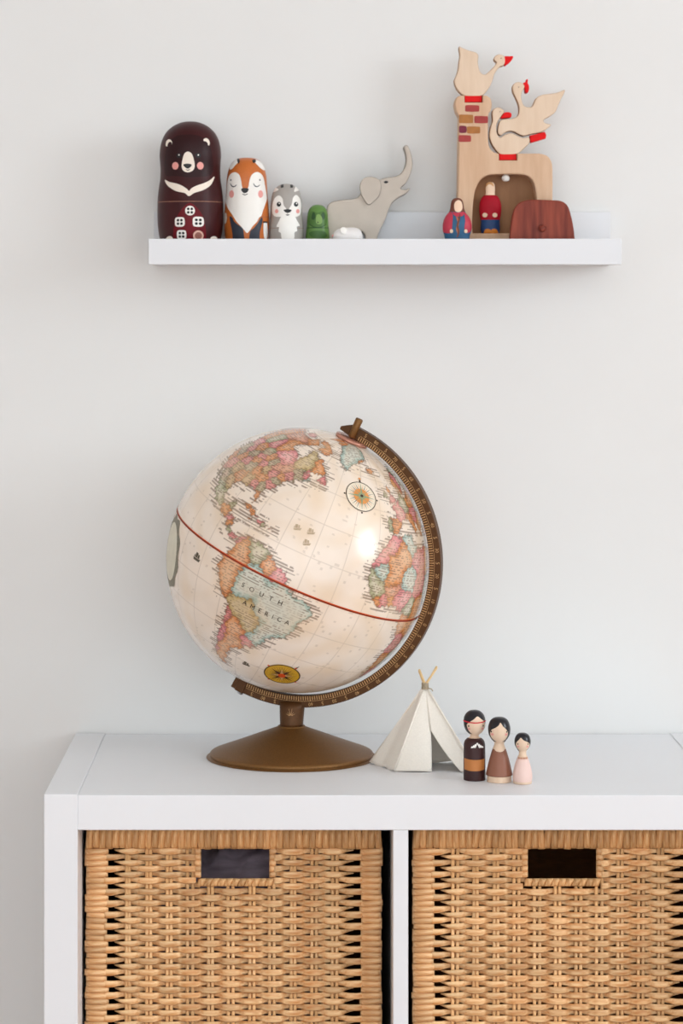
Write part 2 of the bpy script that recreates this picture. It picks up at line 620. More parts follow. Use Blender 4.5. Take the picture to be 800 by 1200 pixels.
def basket(xl, yfront, seed, label):
    rr = random.Random(seed)
    root = empty('wicker_basket', (xl + BW / 2, yfront + BD / 2, CZ0 + 0.0005), label, 'basket', 'wicker baskets in the cube shelf')
    fy = -BD / 2 + 0.006          # plane of the stakes

    def put(name, me, x, z, y=fy, rz=0.0):
        o = link(name, me, root)
        o.location = (x - BW / 2, y, z)
        if rz: o.rotation_euler = (0, rz, 0)
        return o
    for k in range(NST):
        xs = ST0 + STP * k
        for s in (-1, 1):
            x = xs + s * 0.00235 + rr.uniform(-0.0003, 0.0003)
            put('stake', STK_cut if HX0 - 0.004 < x < HX1 + 0.004 else STK_full, x, 0, fy, rr.uniform(-0.003, 0.003))
    nrow = int((RZ0 - 0.002) / ROWP)
    for r in range(nrow):
        z = RZ0 - ROWP * (r + 0.55)
        ph = (r + seed) % 2
        vnt = rr.randrange(4)
        if z > HZ0 - 0.0095:
            put('weaver_strand', STR['left', ph, vnt], 0, z)
            put('weaver_strand', STR['right', ph, rr.randrange(4)], 0, z)
            for x in (HX0 - 0.0032, HX1 + 0.0032):
                if z > HZ0 - 0.002:
                    put('handle_wrap', HS[rr.randrange(3)], x, z, fy - 0.0005)
        else:
            put('weaver_strand', STR['full', ph, vnt], 0, z)
        for x, sg in ((0.0113, 1), (BW - 0.0113, -1)):
            k = rr.randrange(4)
            o = put('corner_wrap', WR[k], x + rr.uniform(-0.0006, 0.0006), z, fy - 0.0012, rr.uniform(-0.03, 0.03))
    nr = int(BW / 0.0071)
    for k in range(nr):
        put('rim_wrap', RM[rr.randrange(4)], (k + 0.5) * BW / nr, BH - 0.0118 + rr.uniform(-0.0005, 0.0005), fy - 0.0012, rr.uniform(-0.05, 0.05))
    nh = 11
    for k in range(nh):
        put('handle_wrap', HB[rr.randrange(3)], HX0 - 0.003 + (k + 0.5) * (HX1 - HX0 + 0.006) / nh, HZ0 - 0.0045, fy - 0.0008, rr.uniform(-0.06, 0.06))
    # the rest of the basket body
    w2, d2 = BW / 2, BD / 2
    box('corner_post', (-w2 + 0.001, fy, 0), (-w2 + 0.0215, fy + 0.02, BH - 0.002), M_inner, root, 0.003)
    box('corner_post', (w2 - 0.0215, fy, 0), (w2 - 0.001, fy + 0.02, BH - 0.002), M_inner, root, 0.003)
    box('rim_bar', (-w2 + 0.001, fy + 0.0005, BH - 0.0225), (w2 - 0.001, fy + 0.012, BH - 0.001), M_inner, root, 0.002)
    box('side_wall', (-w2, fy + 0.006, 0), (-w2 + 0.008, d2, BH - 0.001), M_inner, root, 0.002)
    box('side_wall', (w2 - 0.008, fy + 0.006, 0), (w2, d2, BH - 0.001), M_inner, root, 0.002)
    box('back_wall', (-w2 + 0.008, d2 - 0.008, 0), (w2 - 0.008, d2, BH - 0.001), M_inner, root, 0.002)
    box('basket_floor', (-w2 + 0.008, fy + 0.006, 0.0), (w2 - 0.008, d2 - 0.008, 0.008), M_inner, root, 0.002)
    return root


basket(-0.2312, -0.338, 2, 'wicker basket with dark cloth showing through its handle hole')
basket(0.1244, -0.338, 5, 'wicker basket with an empty black handle hole')

# dark throw stuffed into the left basket
M_throw = mat('dark_throw', (88, 74, 84), 0.7, scale=22, stretch=(0.5, 3, 3), rgb2=(150, 136, 146), bump=0.6, bscale=120)
th = empty('throw_blanket', (-0.0707, -0.165, CZ0 + 0.0095), 'dark plum throw blanket stuffed inside the wicker basket', 'blanket')
tv, tf = [], []
NX, NY = 40, 26
for j in range(NY + 1):
    for i in range(NX + 1):
        u, v = i / NX, j / NY
        x = (u - 0.5) * 0.19
        a = math.pi * v
        y = -0.115 * math.cos(a) if 0.12 < v < 0.88 else (-0.115 if v < 0.5 else 0.115)
        z = 0.225 + 0.07 * math.sin(a) ** 0.6 + 0.008 * math.sin(9 * u + 7 * v) + 0.006 * math.sin(23 * u - 11 * v) + 0.004 * math.sin(41 * u + 17 * v)
        if v < 0.12: z = 0.0 + (v / 0.12) * 0.22
        if v > 0.88: z = 0.0 + ((1 - v) / 0.12) * 0.22
        tv.append((x, y - 0.004 * math.sin(19 * u + 3), z))
for j in range(NY):
    for i in range(NX):
        a = j * (NX + 1) + i
        tf.append((a, a + 1, a + NX + 2, a + NX + 1))
mesh('fold', tv, tf, M_throw, th)

# ------------------------------------------------------------------ picture ledge
LX0, LX1 = -0.176, 0.378
ledge = empty('picture_ledge', (0.101, -0.06, 1.340), 'white picture ledge mounted on the wall above the globe', 'shelf')
LFZ = 1.360


def lpart(name, lo_, hi_):
    o = ledge.location
    return box(name, tuple(a - b for a, b in zip(lo_, o)), tuple(a - b for a, b in zip(hi_, o)), M_ledge, ledge, 0.0007)


lpart('base_board', (LX0, -0.106, 1.3405), (LX1, -0.012, LFZ))
lpart('front_lip', (LX0, -0.120, 1.340), (LX1, -0.106, 1.3702))
lpart('back_rail', (LX0, -0.012, 1.3405), (LX1, -0.0005, 1.4055))

# ------------------------------------------------------------------ desk globe
GX, GY, GZ, GR = 0.0, -0.160, 0.998, 0.1525
BXG = -0.0085
globe = empty('desk_globe', (BXG, GY, UTOP), 'antique style world globe on a bronze stand with a graduated meridian arm', 'globe')
TAU, PHI, LON0 = math.radians(24.5), math.radians(17.0), -62.5
hv = Vector((math.cos(PHI), -math.sin(PHI), 0))
zv = Vector((0, 0, 1))
pv = hv * math.sin(TAU) + zv * math.cos(TAU)
ev = hv * math.cos(TAU) - zv * math.sin(TAU)
yv = pv.cross(ev)
GM = Matrix.Translation((GX - BXG, 0, GZ - UTOP)) @ Matrix(((ev.x, yv.x, pv.x, 0), (ev.y, yv.y, pv.y, 0), (ev.z, yv.z, pv.z, 0), (0, 0, 0, 1)))


def frame_of_globe(o):
    o.matrix_local = GM
    return o


def dirof(lat, lon):
    a, b = math.radians(lat), math.radians(lon - LON0)
    return Vector((math.cos(a) * math.sin(b), -math.cos(a) * math.cos(b), math.sin(a)))


LAND = {
 'namerica': [(-168,66),(-162,70),(-156,71),(-141,70),(-128,70),(-115,68),(-108,68),(-96,68),(-94,72),(-85,69),(-81,67),(-87,64),(-94,61),(-94,58),(-88,56.5),(-82,55),(-80,51.5),(-79,54),(-77,57),(-78,62),(-73,62),(-69,59),(-65,60),(-62,57),(-56,53),(-57,51.5),(-65,50),(-69,48),(-65,49),(-64,46.5),(-61,46),(-66,44),(-70,43.5),(-70,41.8),(-74,40.5),(-76,37),(-76,35),(-81,31.5),(-80,27),(-80.5,25.2),(-82.5,27.5),(-84,30),(-89,30),(-90,29),(-94,29.5),(-97,27.5),(-97.5,23),(-96,19),(-94,18.2),(-91,18.7),(-90,21),(-87,21.5),(-88,17),(-88.5,15.8),(-83.5,15),(-83.7,11),(-81,9),(-79,9.5),(-77.5,8.3),(-80,7.4),(-83,8.5),(-85.8,10.5),(-87.5,13),(-92,14.5),(-95,16),(-99,16.8),(-105,20),(-105.5,22.5),(-109,25.5),(-112.5,30),(-114.8,31.5),(-112,27),(-109.7,23),(-112,25),(-115,29),(-117,32.5),(-121,34.7),(-124,40),(-124,47),(-128,51),(-133,56),(-140,60),(-150,60),(-158,57),(-164,55),(-158,59),(-165,61),(-161,64)],
 'greenland': [(-73,78),(-60,82),(-30,83.5),(-18,80),(-20,73),(-25,70),(-38,65.5),(-43,60),(-50,63),(-54,68),(-54,71),(-60,76)],
 'baffin': [(-80,73),(-70,70.5),(-62,66.5),(-65,63),(-72,64),(-78,65),(-73,68),(-85,70),(-88,73)],
 'ellesmere': [(-90,77),(-75,79),(-62,82),(-75,83),(-92,81)],
 'victoria': [(-117,70),(-105,69),(-101,71),(-108,73),(-117,73)],
 'newfoundland': [(-59,47.7),(-53,46.8),(-53,49),(-56,51.5)],
 'cuba': [(-85,22),(-82,23.3),(-77,21.8),(-74.1,20.3),(-77.5,19.7),(-80,21.5)],
 'hispaniola': [(-74.3,18.5),(-72,20),(-68.3,18.7),(-71.5,17.6)],
 'jamaica': [(-78.4,18.4),(-76.3,18.2),(-77,17.7)],
 'puertorico': [(-67.2,18.5),(-65.6,18.4),(-67,17.9)],
 'iceland': [(-24,65.5),(-22,64),(-18.5,63.5),(-14,64.8),(-16,66.4),(-22,66.3)],
 'samerica': [(-77.5,8.3),(-75.5,10.7),(-72,12),(-71,11),(-68,11.5),(-62,10.7),(-60,8.5),(-57,6),(-52,5),(-50,1),(-48,-1),(-44.5,-2.7),(-40,-2.8),(-37,-4.8),(-35,-6),(-35,-9),(-38.5,-13),(-39,-17.5),(-41,-22),(-45,-23.5),(-48.5,-26),(-49,-28.5),(-52,-32.5),(-54,-34.5),(-57.5,-34.5),(-57,-37),(-62,-39),(-65,-41),(-64,-43),(-67.5,-46),(-66,-48),(-69,-51),(-68.5,-53),(-66,-55),(-71,-54.5),(-75,-50),(-75,-46),(-73,-41),(-73.5,-37),(-71.5,-32),(-70.5,-26),(-70.3,-18.5),(-76,-14),(-79.5,-7.5),(-81.3,-5),(-80,-3),(-80.5,-1),(-78.5,1.5),(-77,4),(-77.5,7)],
 'africa': [(-17,14.7),(-17,21),(-13,28),(-9.7,31),(-6,35.8),(-1,35.3),(4,36.8),(10,37.3),(11,33.5),(15,32),(20,31),(23,32.7),(30,31.2),(33,31),(35,27.5),(37,21),(40,15),(43,11.8),(51,11.8),(48,4.5),(42,-1.5),(39,-6),(40.5,-14),(35,-20),(35,-24),(32,-28),(27,-33.5),(20,-34.8),(18,-32),(15,-27),(12,-18),(13.5,-9),(9,-1),(9.5,4),(6,4.3),(2,6.3),(-4,5.2),(-8,4.4),(-12.5,7.5),(-15,11)],
 'eurasia': [(-9,37),(-9.3,43.3),(-1.5,43.5),(-1.5,46.5),(-4.7,48.4),(2,51),(5,53.3),(8.5,55),(8.2,57),(10.5,57.5),(11,54),(18,54.5),(21,57),(24,59.5),(30,60),(22,60.2),(21.5,62.5),(25,65.2),(21,65.5),(17.3,61.5),(18.5,60),(16.5,57),(14,55.5),(12.8,56),(11,59),(8,58),(5.2,60),(6,62.5),(13,66.5),(19,70),(28,71),(41,67),(40,64.5),(45,68),(68,69),(80,73),(105,77.5),(130,71.5),(160,70),(180,69),(180,65),(163,60),(156,51),(155,59),(142,59),(135,54.5),(140,48),(129,42),(129,35.5),(126,35),(125,40),(118,39),(122,37),(120,34),(122,30),(117,23.5),(108,21.5),(109,12),(105,9),(100,13.5),(100.5,7),(103.5,1.3),(98,10),(97,17),(91,22),(87,21),(80,15),(77.5,8),(73,17),(72,21),(67,25),(57,25.5),(50,30),(48,30),(51,25),(56,26),(59.5,22.5),(52,16),(45,12.8),(43,14),(38,22),(35,28),(34.5,31.5),(36,36.5),(27,37),(26,40),(41,41.3),(38,46.5),(31,46.5),(28,42),(26.5,40.8),(23.5,40.2),(23,36.5),(19.5,41),(13.5,45.5),(18,40.2),(16,38),(12,42),(9,44.3),(3.2,43),(3,41.5),(0,39),(-2,36.7),(-5.5,36)],
 'britain': [(-5.5,50),(1.3,51.2),(1.5,52.8),(-2,55.5),(-2,57.5),(-4,58.5),(-6,57),(-3.3,54.5),(-5,52)],
 'ireland': [(-10,52),(-6.3,52.2),(-6,54.5),(-8,55.3),(-10,54)],
 'australia': [(114,-22),(122,-18),(131,-12),(136,-12),(141,-17),(142.5,-11),(146,-19),(153,-26),(150,-37),(141,-38),(131,-31.5),(118,-35),(115,-34)],
 'antarctica': [(-179.9,-77),(-120,-74),(-75,-72),(-60,-64),(-57,-66),(-62,-74),(-30,-78),(0,-70),(50,-67),(110,-66),(150,-69),(179.9,-77),(179.9,-90),(-179.9,-90)],
}
OR, PK, GN, BL, OL, YE, RO = (208, 112, 40), (214, 104, 108), (136, 140, 96), (140, 176, 166), (176, 148, 84), (218, 158, 74), (208, 126, 92)
SEEDS = [  # lat, lon, tint
 (4,-73,OR),(1,-77,OR),(-5,-78,OR),(7.5,-66,GN),(5,-59,OR),(4,-54.5,PK),(-1.5,-78.5,OR),(-9,-75.5,OR),(-16.5,-64.5,OL),(-23,-58.5,OL),
 (-2,-63,BL),(-4,-52,BL),(-8,-42,BL),(-13,-53,BL),(-18,-46,BL),(-24,-51,BL),(-9,-66,BL),(-5,-40,BL),(-29,-53,BL),
 (-33,-56,PK),(-28,-64,OR),(-35,-62,OR),(-42,-67.5,OR),(-49,-70,OR),(-31,-74.5,PK),(-38,-76,PK),(-46,-77.5,PK),(-24,-73.5,PK),
 (19,-99,GN),(24,-104,GN),(28,-108,GN),(27,-101,OL),(20.5,-89,GN),(15.5,-90.5,OR),(14.5,-86.5,PK),(12.5,-85,OR),(10,-84,GN),(8.8,-80.5,PK),
 (28,-82,OR),(32.5,-83,GN),(32,-87,PK),(31.5,-92,OL),(31,-98,OR),(34,-106,OL),(34,-111.5,PK),(37,-119.5,OR),(39.5,-117,GN),(39,-111.5,OR),
 (39,-105.5,PK),(38.5,-98,GN),(38.5,-92.5,OR),(36,-86.5,OR),(35.5,-79.5,PK),(37.8,-79,GN),(40.8,-77.5,OR),(43,-75,PK),(45,-69,GN),(40.3,-83,PK),
 (40,-89,OL),(42,-93.5,PK),(41.5,-99.5,OR),(44.5,-100,PK),(47,-100.5,GN),(46,-94.5,OR),(44.5,-90,GN),(43.5,-85,RO),(43,-107.5,GN),(47,-110,OR),(44,-114.5,PK),(44,-120.5,GN),(47.5,-120.5,PK),
 (54,-125,OR),(55,-115,GN),(54,-106,PK),(55,-98,OR),(51,-90,PK),(49,-83,PK),(46,-79,RO),(50,-74,OL),(54,-70,OL),(58,-73,OL),(47,-71.5,GN),(53,-61,OR),(56,-63.5,OR),(46.5,-66,PK),(45,-63.5,BL),(49,-56,PK),
 (64,-150,PK),(66,-140,RO),(64,-128,OR),(65,-112,RO),(64,-100,RO),(68,-92,OR),(61,-97,OR),(68,-70,OR),(72,-80,OR),(80,-78,OR),(71,-109,PK),
 (76,-42,BL),(67,-48,BL),(80,-30,BL),(65,-18,OR),
 (22,-79,OR),(19,-72.5,PK),(18.7,-70,GN),(18.1,-77.3,OR),(18.2,-66.4,PK),
 (15,-15,GN),(20,-11,BL),(24,-13,PK),(32,-6,PK),(28,2,OR),(23,-3,OR),(34,9.5,BL),(27,17,PK),(27,29,OR),(17,-3,OR),(17,9,BL),(15,18,PK),(14,30,GN),(12,-2,RO),(9.5,8,PK),
 (7,-5.5,PK),(6.3,-9.5,OR),(10.5,-11,GN),(7.8,-1.2,OR),(8.5,1.5,PK),(6,13,GN),(7,21,OR),(-1,12,OR),(-3,23,OR),(-12,17.5,PK),(-22,17,OR),(-22,24,BL),(-30,23,PK),(-14,28,GN),(-19,30,OR),(-6,35,PK),(1,38,OR),(9,40,GN),
 (40,-4,OR),(39.6,-8,GN),(46.5,2.5,PK),(51,9.5,GN),(43,12,OR),(52.5,-1,PK),(53.2,-8,GN),(57,-4,OR),(61,9,OR),(62,15,PK),(64,27,GN),(52,19,OR),(47,20,PK),(45,25,OR),(49,31,GN),(57,40,PK),(39,35,OR),(60,70,PK),(48,68,OR),(24,45,YE),(33,53,PK),(22,78,PK),(35,103,YE),(62,100,OR),(62,130,PK),(46,105,GN),(15,102,OR),(-25,134,OR),(-80,0,BL)]


def globe_colours(lat, lon):
    n = lat.size
    cream = np.array((243, 226, 209)) / 255.0
    ink = np.array((84, 62, 46)) / 255.0
    col = np.tile(cream, (n, 1))
    la, lo = np.radians(lat), np.radians(lon)
    # wandering of the outlines so that coasts look drawn
    wob = 0.55 * np.sin(lat * 1.9 + 1.3 * np.sin(lon * 1.1)) + 0.45 * np.sin(lon * 2.3 + 2 * np.sin(lat * 0.9)) + 0.3 * np.sin(lon * 5.1 + lat * 4.3)
    wob2 = 0.5 * np.sin(lat * 2.3 + 2.0 + lon * 0.7) + 0.45 * np.sin(lon * 1.7 - lat * 1.3) + 0.3 * np.sin(lon * 4.3 - lat * 5.7)
    qx, qy = lon + wob2 * 0.7, lat + wob * 0.6
    land = np.zeros(n, bool)
    dist = np.full(n, 99.0)
    for p in LAND.values():
        P = np.array(p, float)
        m = (qx > P[:, 0].min() - 9) & (qx < P[:, 0].max() + 9) & (qy > P[:, 1].min() - 7) & (qy < P[:, 1].max() + 7)
        ix = np.nonzero(m)[0]
        if ix.size == 0: continue
        x, y = qx[ix], qy[ix]
        cl = np.cos(np.radians(np.clip(y, -80, 80)))
        ins = np.zeros(ix.size, bool)
        d = np.full(ix.size, 99.0)
        for (x0, y0), (x1, y1) in zip(P, np.roll(P, -1, 0)):
            c = (y0 > y) != (y1 > y)
            if y1 != y0:
                ins ^= c & (x < (x1 - x0) * (y - y0) / (y1 - y0) + x0)
            dx, dy = (x1 - x0) * cl, y1 - y0
            t = np.clip((((x - x0) * cl) * dx + (y - y0) * dy) / (dx * dx + dy * dy + 1e-9), 0, 1)
            d = np.minimum(d, np.hypot((x - x0) * cl - t * dx, y - y0 - t * dy))
        land[ix] |= ins
        dist[ix] = np.minimum(dist[ix], d)
    sv = np.array([[math.cos(math.radians(a)) * math.cos(math.radians(b)), math.cos(math.radians(a)) * math.sin(math.radians(b)), math.sin(math.radians(a))] for a, b, _ in SEEDS])
    li = np.nonzero(land)[0]
    ql, qo = np.radians(qy[li]), np.radians(qx[li])
    pvv = np.stack([np.cos(ql) * np.cos(qo), np.cos(ql) * np.sin(qo), np.sin(ql)], 1)
    dots = pvv @ sv.T
    o1 = dots.argmax(1)
    d1 = np.degrees(np.arccos(np.clip(dots[np.arange(li.size), o1], -1, 1)))
    cid = np.array([hash(s[2]) for s in SEEDS])
    tint = np.array([s[2] for s in SEEDS]) / 255.0
    # nearest seed of another tint gives the border distance
    dots2 = np.where(cid[None, :] == cid[o1][:, None], -2, dots)
    d2 = np.degrees(np.arccos(np.clip(dots2.max(1), -1, 1)))
    bd = np.minimum((d2 - d1) * 0.5, dist[li])
    blue = np.array([1.0 if q[2] in (BL, GN) else 0.0 for q in SEEDS])[o1]
    k = np.clip(1.0 - bd * (0.24 + 0.10 * blue), 0.50 - 0.18 * blue, 1.0)[:, None]
    # fine mottling of the printed tint
    mot = 0.5 + 0.5 * np.sin(lat[li] * 7.1 + 3 * np.sin(lon[li] * 3.7)) * np.sin(lon[li] * 6.3 + 2 * np.sin(lat[li] * 5.1))
    k = k * (0.82 + 0.18 * mot)[:, None]
    usa = ((lat[li] > 25) & (lat[li] < 49) & (lon[li] < -66) & (lon[li] > -126))[:, None]
    k = np.where(usa, k * 0.66, k)
    base = np.where(usa, np.array((222, 186, 164)) / 255.0, cream)
    c = base * (1 - k) + tint[o1] * k
    line = np.clip(1 - np.abs((d2 - d1) * 0.5 - 0.15) / 0.35, 0, 1)[:, None] * 0.38
    c = c * (1 - line) + ink * line
    col[li] = c
    # coast line
    cst = np.clip(1 - dist / 0.5, 0, 1)[:, None] * 0.5
    col = col * (1 - cst) + ink * cst
    # names: short dashes of ink written along the parallels, dense on and just off the land
    def dashes(lat_step, lon_step, seed, thr):
        r = np.floor(lat / lat_step)
        s = np.floor(lon * np.cos(la) / lon_step + 0.37 * r)
        h = np.sin(r * 127.1 + s * 311.7 + seed) * 43758.5453
        h = h - np.floor(h)
        inrow = np.abs(lat / lat_step - r - 0.5) < 0.24
        return (h > thr) & inrow
    off = (~land) & (dist < 5.0) & (np.abs(lat) < 74)
    onl = land & (lat > -60)
    dn = dashes(1.0, 0.8, 1.7, 0.42)
    dn2 = dashes(1.25, 3.4, 4.1, 0.25)
    dn3 = dashes(1.9, 1.1, 9.9, 0.955)
    a = np.where(onl & dn, 0.58, 0.0)
    a = np.maximum(a, np.where(off & dn2 & (dist < 0.7 + 3.0 * np.abs(np.sin(np.floor(lat / 1.25) * 12.9))), 0.55, 0))
    a = np.maximum(a, np.where((~land) & dn3, 0.13, 0))
    # graticule
    gl = np.minimum(np.abs(((lon + 7.5) % 15) - 7.5) * np.cos(la), np.abs(((lat + 7.5) % 15) - 7.5))
    a = np.maximum(a, np.where((gl < 0.20) & ~land, 0.16, 0))
    a = np.where((lat < -4.5) & (lat > -18) & (lon > -69) & (lon < -39), a * 0.35, a)
    a = a[:, None]
    col = col * (1 - a) + ink * a
    # parchment blotches
    bl = 0.5 + 0.5 * np.sin(lat * 0.21 + 1.7 * np.sin(lon * 0.13 + 0.4)) * np.sin(lon * 0.17 + 1.9 * np.sin(lat * 0.11))
    bl = (np.clip(bl - 0.35, 0, 1) * 0.6)[:, None]
    col = col * (1 - bl) + np.array((230, 198, 160)) / 255.0 * bl
    return np.where(col <= 0.04045, col / 12.92, ((col + 0.055) / 1.055) ** 2.4)


def make_ball():
    nlon, nlat = 960, 480
    lats = np.linspace(-90, 90, nlat + 1)
    lons = np.arange(nlon) * 360.0 / nlon - 180.0
    LA, LO = np.meshgrid(lats, lons, indexing='ij')
    la, b = np.radians(LA), np.radians(LO - LON0)
    V = np.stack([np.cos(la) * np.sin(b), -np.cos(la) * np.cos(b), np.sin(la)], -1).reshape(-1, 3) * GR
    i = np.arange(nlat)[:, None]
    j = np.arange(nlon)[None, :]
    j2 = (j + 1) % nlon
    Q = np.stack([i * nlon + j, i * nlon + j2, (i + 1) * nlon + j2, (i + 1) * nlon + j], -1).reshape(-1, 4).astype(np.int32)
    me = bpy.data.meshes.new('globe_ball')
    me.vertices.add(len(V))
    me.vertices.foreach_set('co', V.astype(np.float32).ravel())
    me.loops.add(Q.size)
    me.loops.foreach_set('vertex_index', Q.ravel())
    me.polygons.add(len(Q))
    me.polygons.foreach_set('loop_start', np.arange(0, Q.size, 4, dtype=np.int32))
    me.polygons.foreach_set('loop_total', np.full(len(Q), 4, dtype=np.int32))
    me.polygons.foreach_set('use_smooth', np.ones(len(Q), bool))
    me.update(calc_edges=True)
    c = globe_colours(LA.ravel(), LO.ravel())
    at = me.color_attributes.new('map_print', 'FLOAT_COLOR', 'POINT')
    at.data.foreach_set('color', np.concatenate([c, np.ones((len(c), 1))], 1).astype(np.float32).ravel())
    m = bpy.data.materials.new('globe_print')
    m.use_nodes = True
    nt = m.node_tree
    bs = nt.nodes['Principled BSDF']
    an = nt.nodes.new('ShaderNodeAttribute')
    an.attribute_name = 'map_print'
    no = nt.nodes.new('ShaderNodeTexNoise')
    no.inputs['Scale'].default_value = 22
    no.inputs['Detail'].default_value = 8
    tc = nt.nodes.new('ShaderNodeTexCoord')
    nt.links.new(tc.outputs['Object'], no.inputs['Vector'])
    mr = nt.nodes.new('ShaderNodeMapRange')
    mr.inputs['From Min'].default_value = 0.3
    mr.inputs['From Max'].default_value = 0.7
    mr.inputs['To Min'].default_value = 0.94
    mr.inputs['To Max'].default_value = 1.04
    nt.links.new(no.outputs['Fac'], mr.inputs['Value'])
    hs = nt.nodes.new('ShaderNodeHueSaturation')
    nt.links.new(an.outputs['Color'], hs.inputs['Color'])
    nt.links.new(mr.outputs['Result'], hs.inputs['Value'])
    nt.links.new(hs.outputs['Color'], bs.inputs['Base Color'])
    bs.inputs['Roughness'].default_value = 0.24
    bs.inputs['Specular IOR Level'].default_value = 0.5
    bs.inputs['Coat Weight'].default_value = 0.7
    bs.inputs['Coat Roughness'].default_value = 0.21
    me.materials.append(m)
    o = link('globe_ball', me, globe)
    return frame_of_globe(o)


ball = make_ball()

M_bronze = mat('bronze_paint', (124, 86, 44), 0.42, 0.14, 700, metal=0.55, bump=0.08, bscale=1200, spec=0.5)
M_bronze_d = mat('bronze_arm', (84, 52, 22), 0.45, 0.12, 300, metal=0.35)
M_gold = mat('gold_print', (196, 152, 100), 0.5, 0.08, 300)
M_copper = mat('copper_disc', (196, 140, 120), 0.25, 0.15, 200, metal=0.6)
M_red = mat('equator_red', (206, 72, 18), 0.4, 0.1, 100)
M_dkbrown = mat('dark_brown_print', (74, 34, 22), 0.5, 0.1, 100)
M_ink = mat('map_ink', (92, 82, 66), 0.5, 0.1, 200)
M_inkd = mat('map_ink_dark', (66, 50, 38), 0.5, 0.1, 200)
M_rose_o = mat('rose_orange', (224, 150, 82), 0.5, 0.1, 200)
M_rose_g = mat('rose_green', (150, 158, 120), 0.5, 0.1, 200)
M_rose_c = mat('rose_cream', (240, 226, 204), 0.5, 0.03, 200)
M_rose_y = mat('rose_gold', (206, 158, 44), 0.45, 0.1, 200)
M_ship = mat('ship_print', (190, 168, 140), 0.5, 0.15, 400)


def band_ball(name, lat0, lat1, r, material):
    n = 360
    v, f = [], []
    for i in range(n):
        a = 2 * math.pi * i / n
        for la in (lat0, lat1):
            t = math.radians(la)
            v.append((r * math.cos(t) * math.sin(a), -r * math.cos(t) * math.cos(a), r * math.sin(t)))
    for i in range(n):
        a, b = 2 * i, 2 * ((i + 1) % n)
        f.append((a, b, b + 1, a + 1))
    return mesh(name, v, f, material, ball)


band_ball('equator_band', -0.42, 0.55, GR + 0.0004, M_red)
band_ball('equator_line', -0.20, 0.12, GR + 0.0007, M_dkbrown)


def ball_map(lat, lon, rot):
    c = dirof(lat, lon)
    east = Vector((0, 0, 1)).cross(c).normalized()
    north = c.cross(east)
    a = math.radians(rot)
    t1 = east * math.cos(a) + north * math.sin(a)
    t2 = -east * math.sin(a) + north * math.cos(a)
    return lambda u, v, h: (c + t1 * u + t2 * v).normalized() * (GR + h)


def ball_polys(name, lat, lon, rot, shapes, mats):
    """shapes: (outline in metres on the tangent plane, material index, lift)"""
    mp = ball_map(lat, lon, rot)
    V, Fc, mi = [], [], []
    for poly, k, h in shapes:
        v, t = tri([poly], 0.004)
        b = len(V)
        V += [mp(x / GR, y / GR, h) for x, y in v]
        for f in t:
            A, B, C = (v[i] for i in f[:3])
            ccw = (B[0] - A[0]) * (C[1] - A[1]) - (B[1] - A[1]) * (C[0] - A[0]) > 0
            Fc.append(tuple(b + i for i in (f if ccw else f[::-1])))
            mi.append(k)
    o = mesh(name, V, Fc, mats, ball)
    o.data.polygons.foreach_set('material_index', mi)
    return o


def circ(r, n=40, cx=0, cy=0, sy=1.0):
    return [(cx + r * math.cos(2 * math.pi * k / n), cy + r * sy * math.sin(2 * math.pi * k / n)) for k in range(n)]


def ray(a, r0, r1, wd):
    a = math.radians(a)
    c, s = math.cos(a), math.sin(a)
    return [(r0 * c - wd * s, r0 * s + wd * c), (r0 * c + wd * s, r0 * s - wd * c), (r1 * c, r1 * s)]


def ringseg(r0, r1, n=24):
    out = []
    for k in range(n):
        a, b = 2 * math.pi * k / n, 2 * math.pi * (k + 1) / n
        out.append([(r0 * math.cos(a), r0 * math.sin(a)), (r1 * math.cos(a), r1 * math.sin(a)), (r1 * math.cos(b), r1 * math.sin(b)), (r0 * math.cos(b), r0 * math.sin(b))])
    return out


R1 = 0.0192
sh = [(circ(R1), 2, 0.0003)] + [(q, 3, 0.0006) for q in ringseg(R1 * 0.95, R1)]
sh += [(ray(k * 11.25, 0.3 * R1, (0.86 if k % 2 else 0.92) * R1, 0.0006), 0 if k % 2 else 3, 0.0006) for k in range(32)]
sh += [(circ(0.5 * R1, 24), 0, 0.0007)] + [(ray(k * 45, 0.18 * R1, (0.8 if k % 2 == 0 else 0.55) * R1, 0.0015), 4 if k % 2 else 1, 0.0009) for k in range(8)]
sh += [(circ(0.22 * R1, 16), 1, 0.0011), (circ(0.1 * R1, 12), 3, 0.0013)]
sh += [(circ(0.0011, 10, R1 * 1.08 * math.cos(a), R1 * 1.08 * math.sin(a)), 3, 0.0004) for a in (0, math.pi / 2, math.pi, 3 * math.pi / 2)]
sh += [(ray(90, R1, R1 * 1.38, 0.0011), 3, 0.0004), (circ(0.0016, 10, 0, R1 * 1.25), 0, 0.0006)]
ball_polys('compass_rose', 48.9, -28.8, 8, sh, [M_rose_o, M_rose_g, M_rose_c, M_inkd, M_gold])
R2 = 0.0208
sh = [(circ(R2), 0, 0.0003)] + [(q, 1, 0.0006) for q in ringseg(R2 * 0.94, R2)]
sh += [(ray(k * 11.25, 0.25 * R2, 0.88 * R2, 0.0004), 1, 0.0006) for k in range(32)]
sh += [(ray(k * 90, 0.1 * R2, 0.8 * R2, 0.0018), 2, 0.0008) for k in range(4)] + [(ray(45 + k * 90, 0.1 * R2, 0.62 * R2, 0.0022), 3, 0.0010) for k in range(4)]
sh += [(circ(0.2 * R2, 16), 4, 0.0012)]
sh += [(circ(0.0013, 10, R2 * 1.05 * math.cos(a), R2 * 1.05 * math.sin(a)), 4, 0.0004) for a in (0, math.pi / 2, math.pi, 3 * math.pi / 2)]
sh += [(ray(90, R2, R2 * 1.35, 0.0014), 1, 0.0004)]
ball_polys('compass_rose', -43.5, -31.0, -20, sh, [M_rose_y, M_inkd, M_dkbrown, M_gold, M_red])


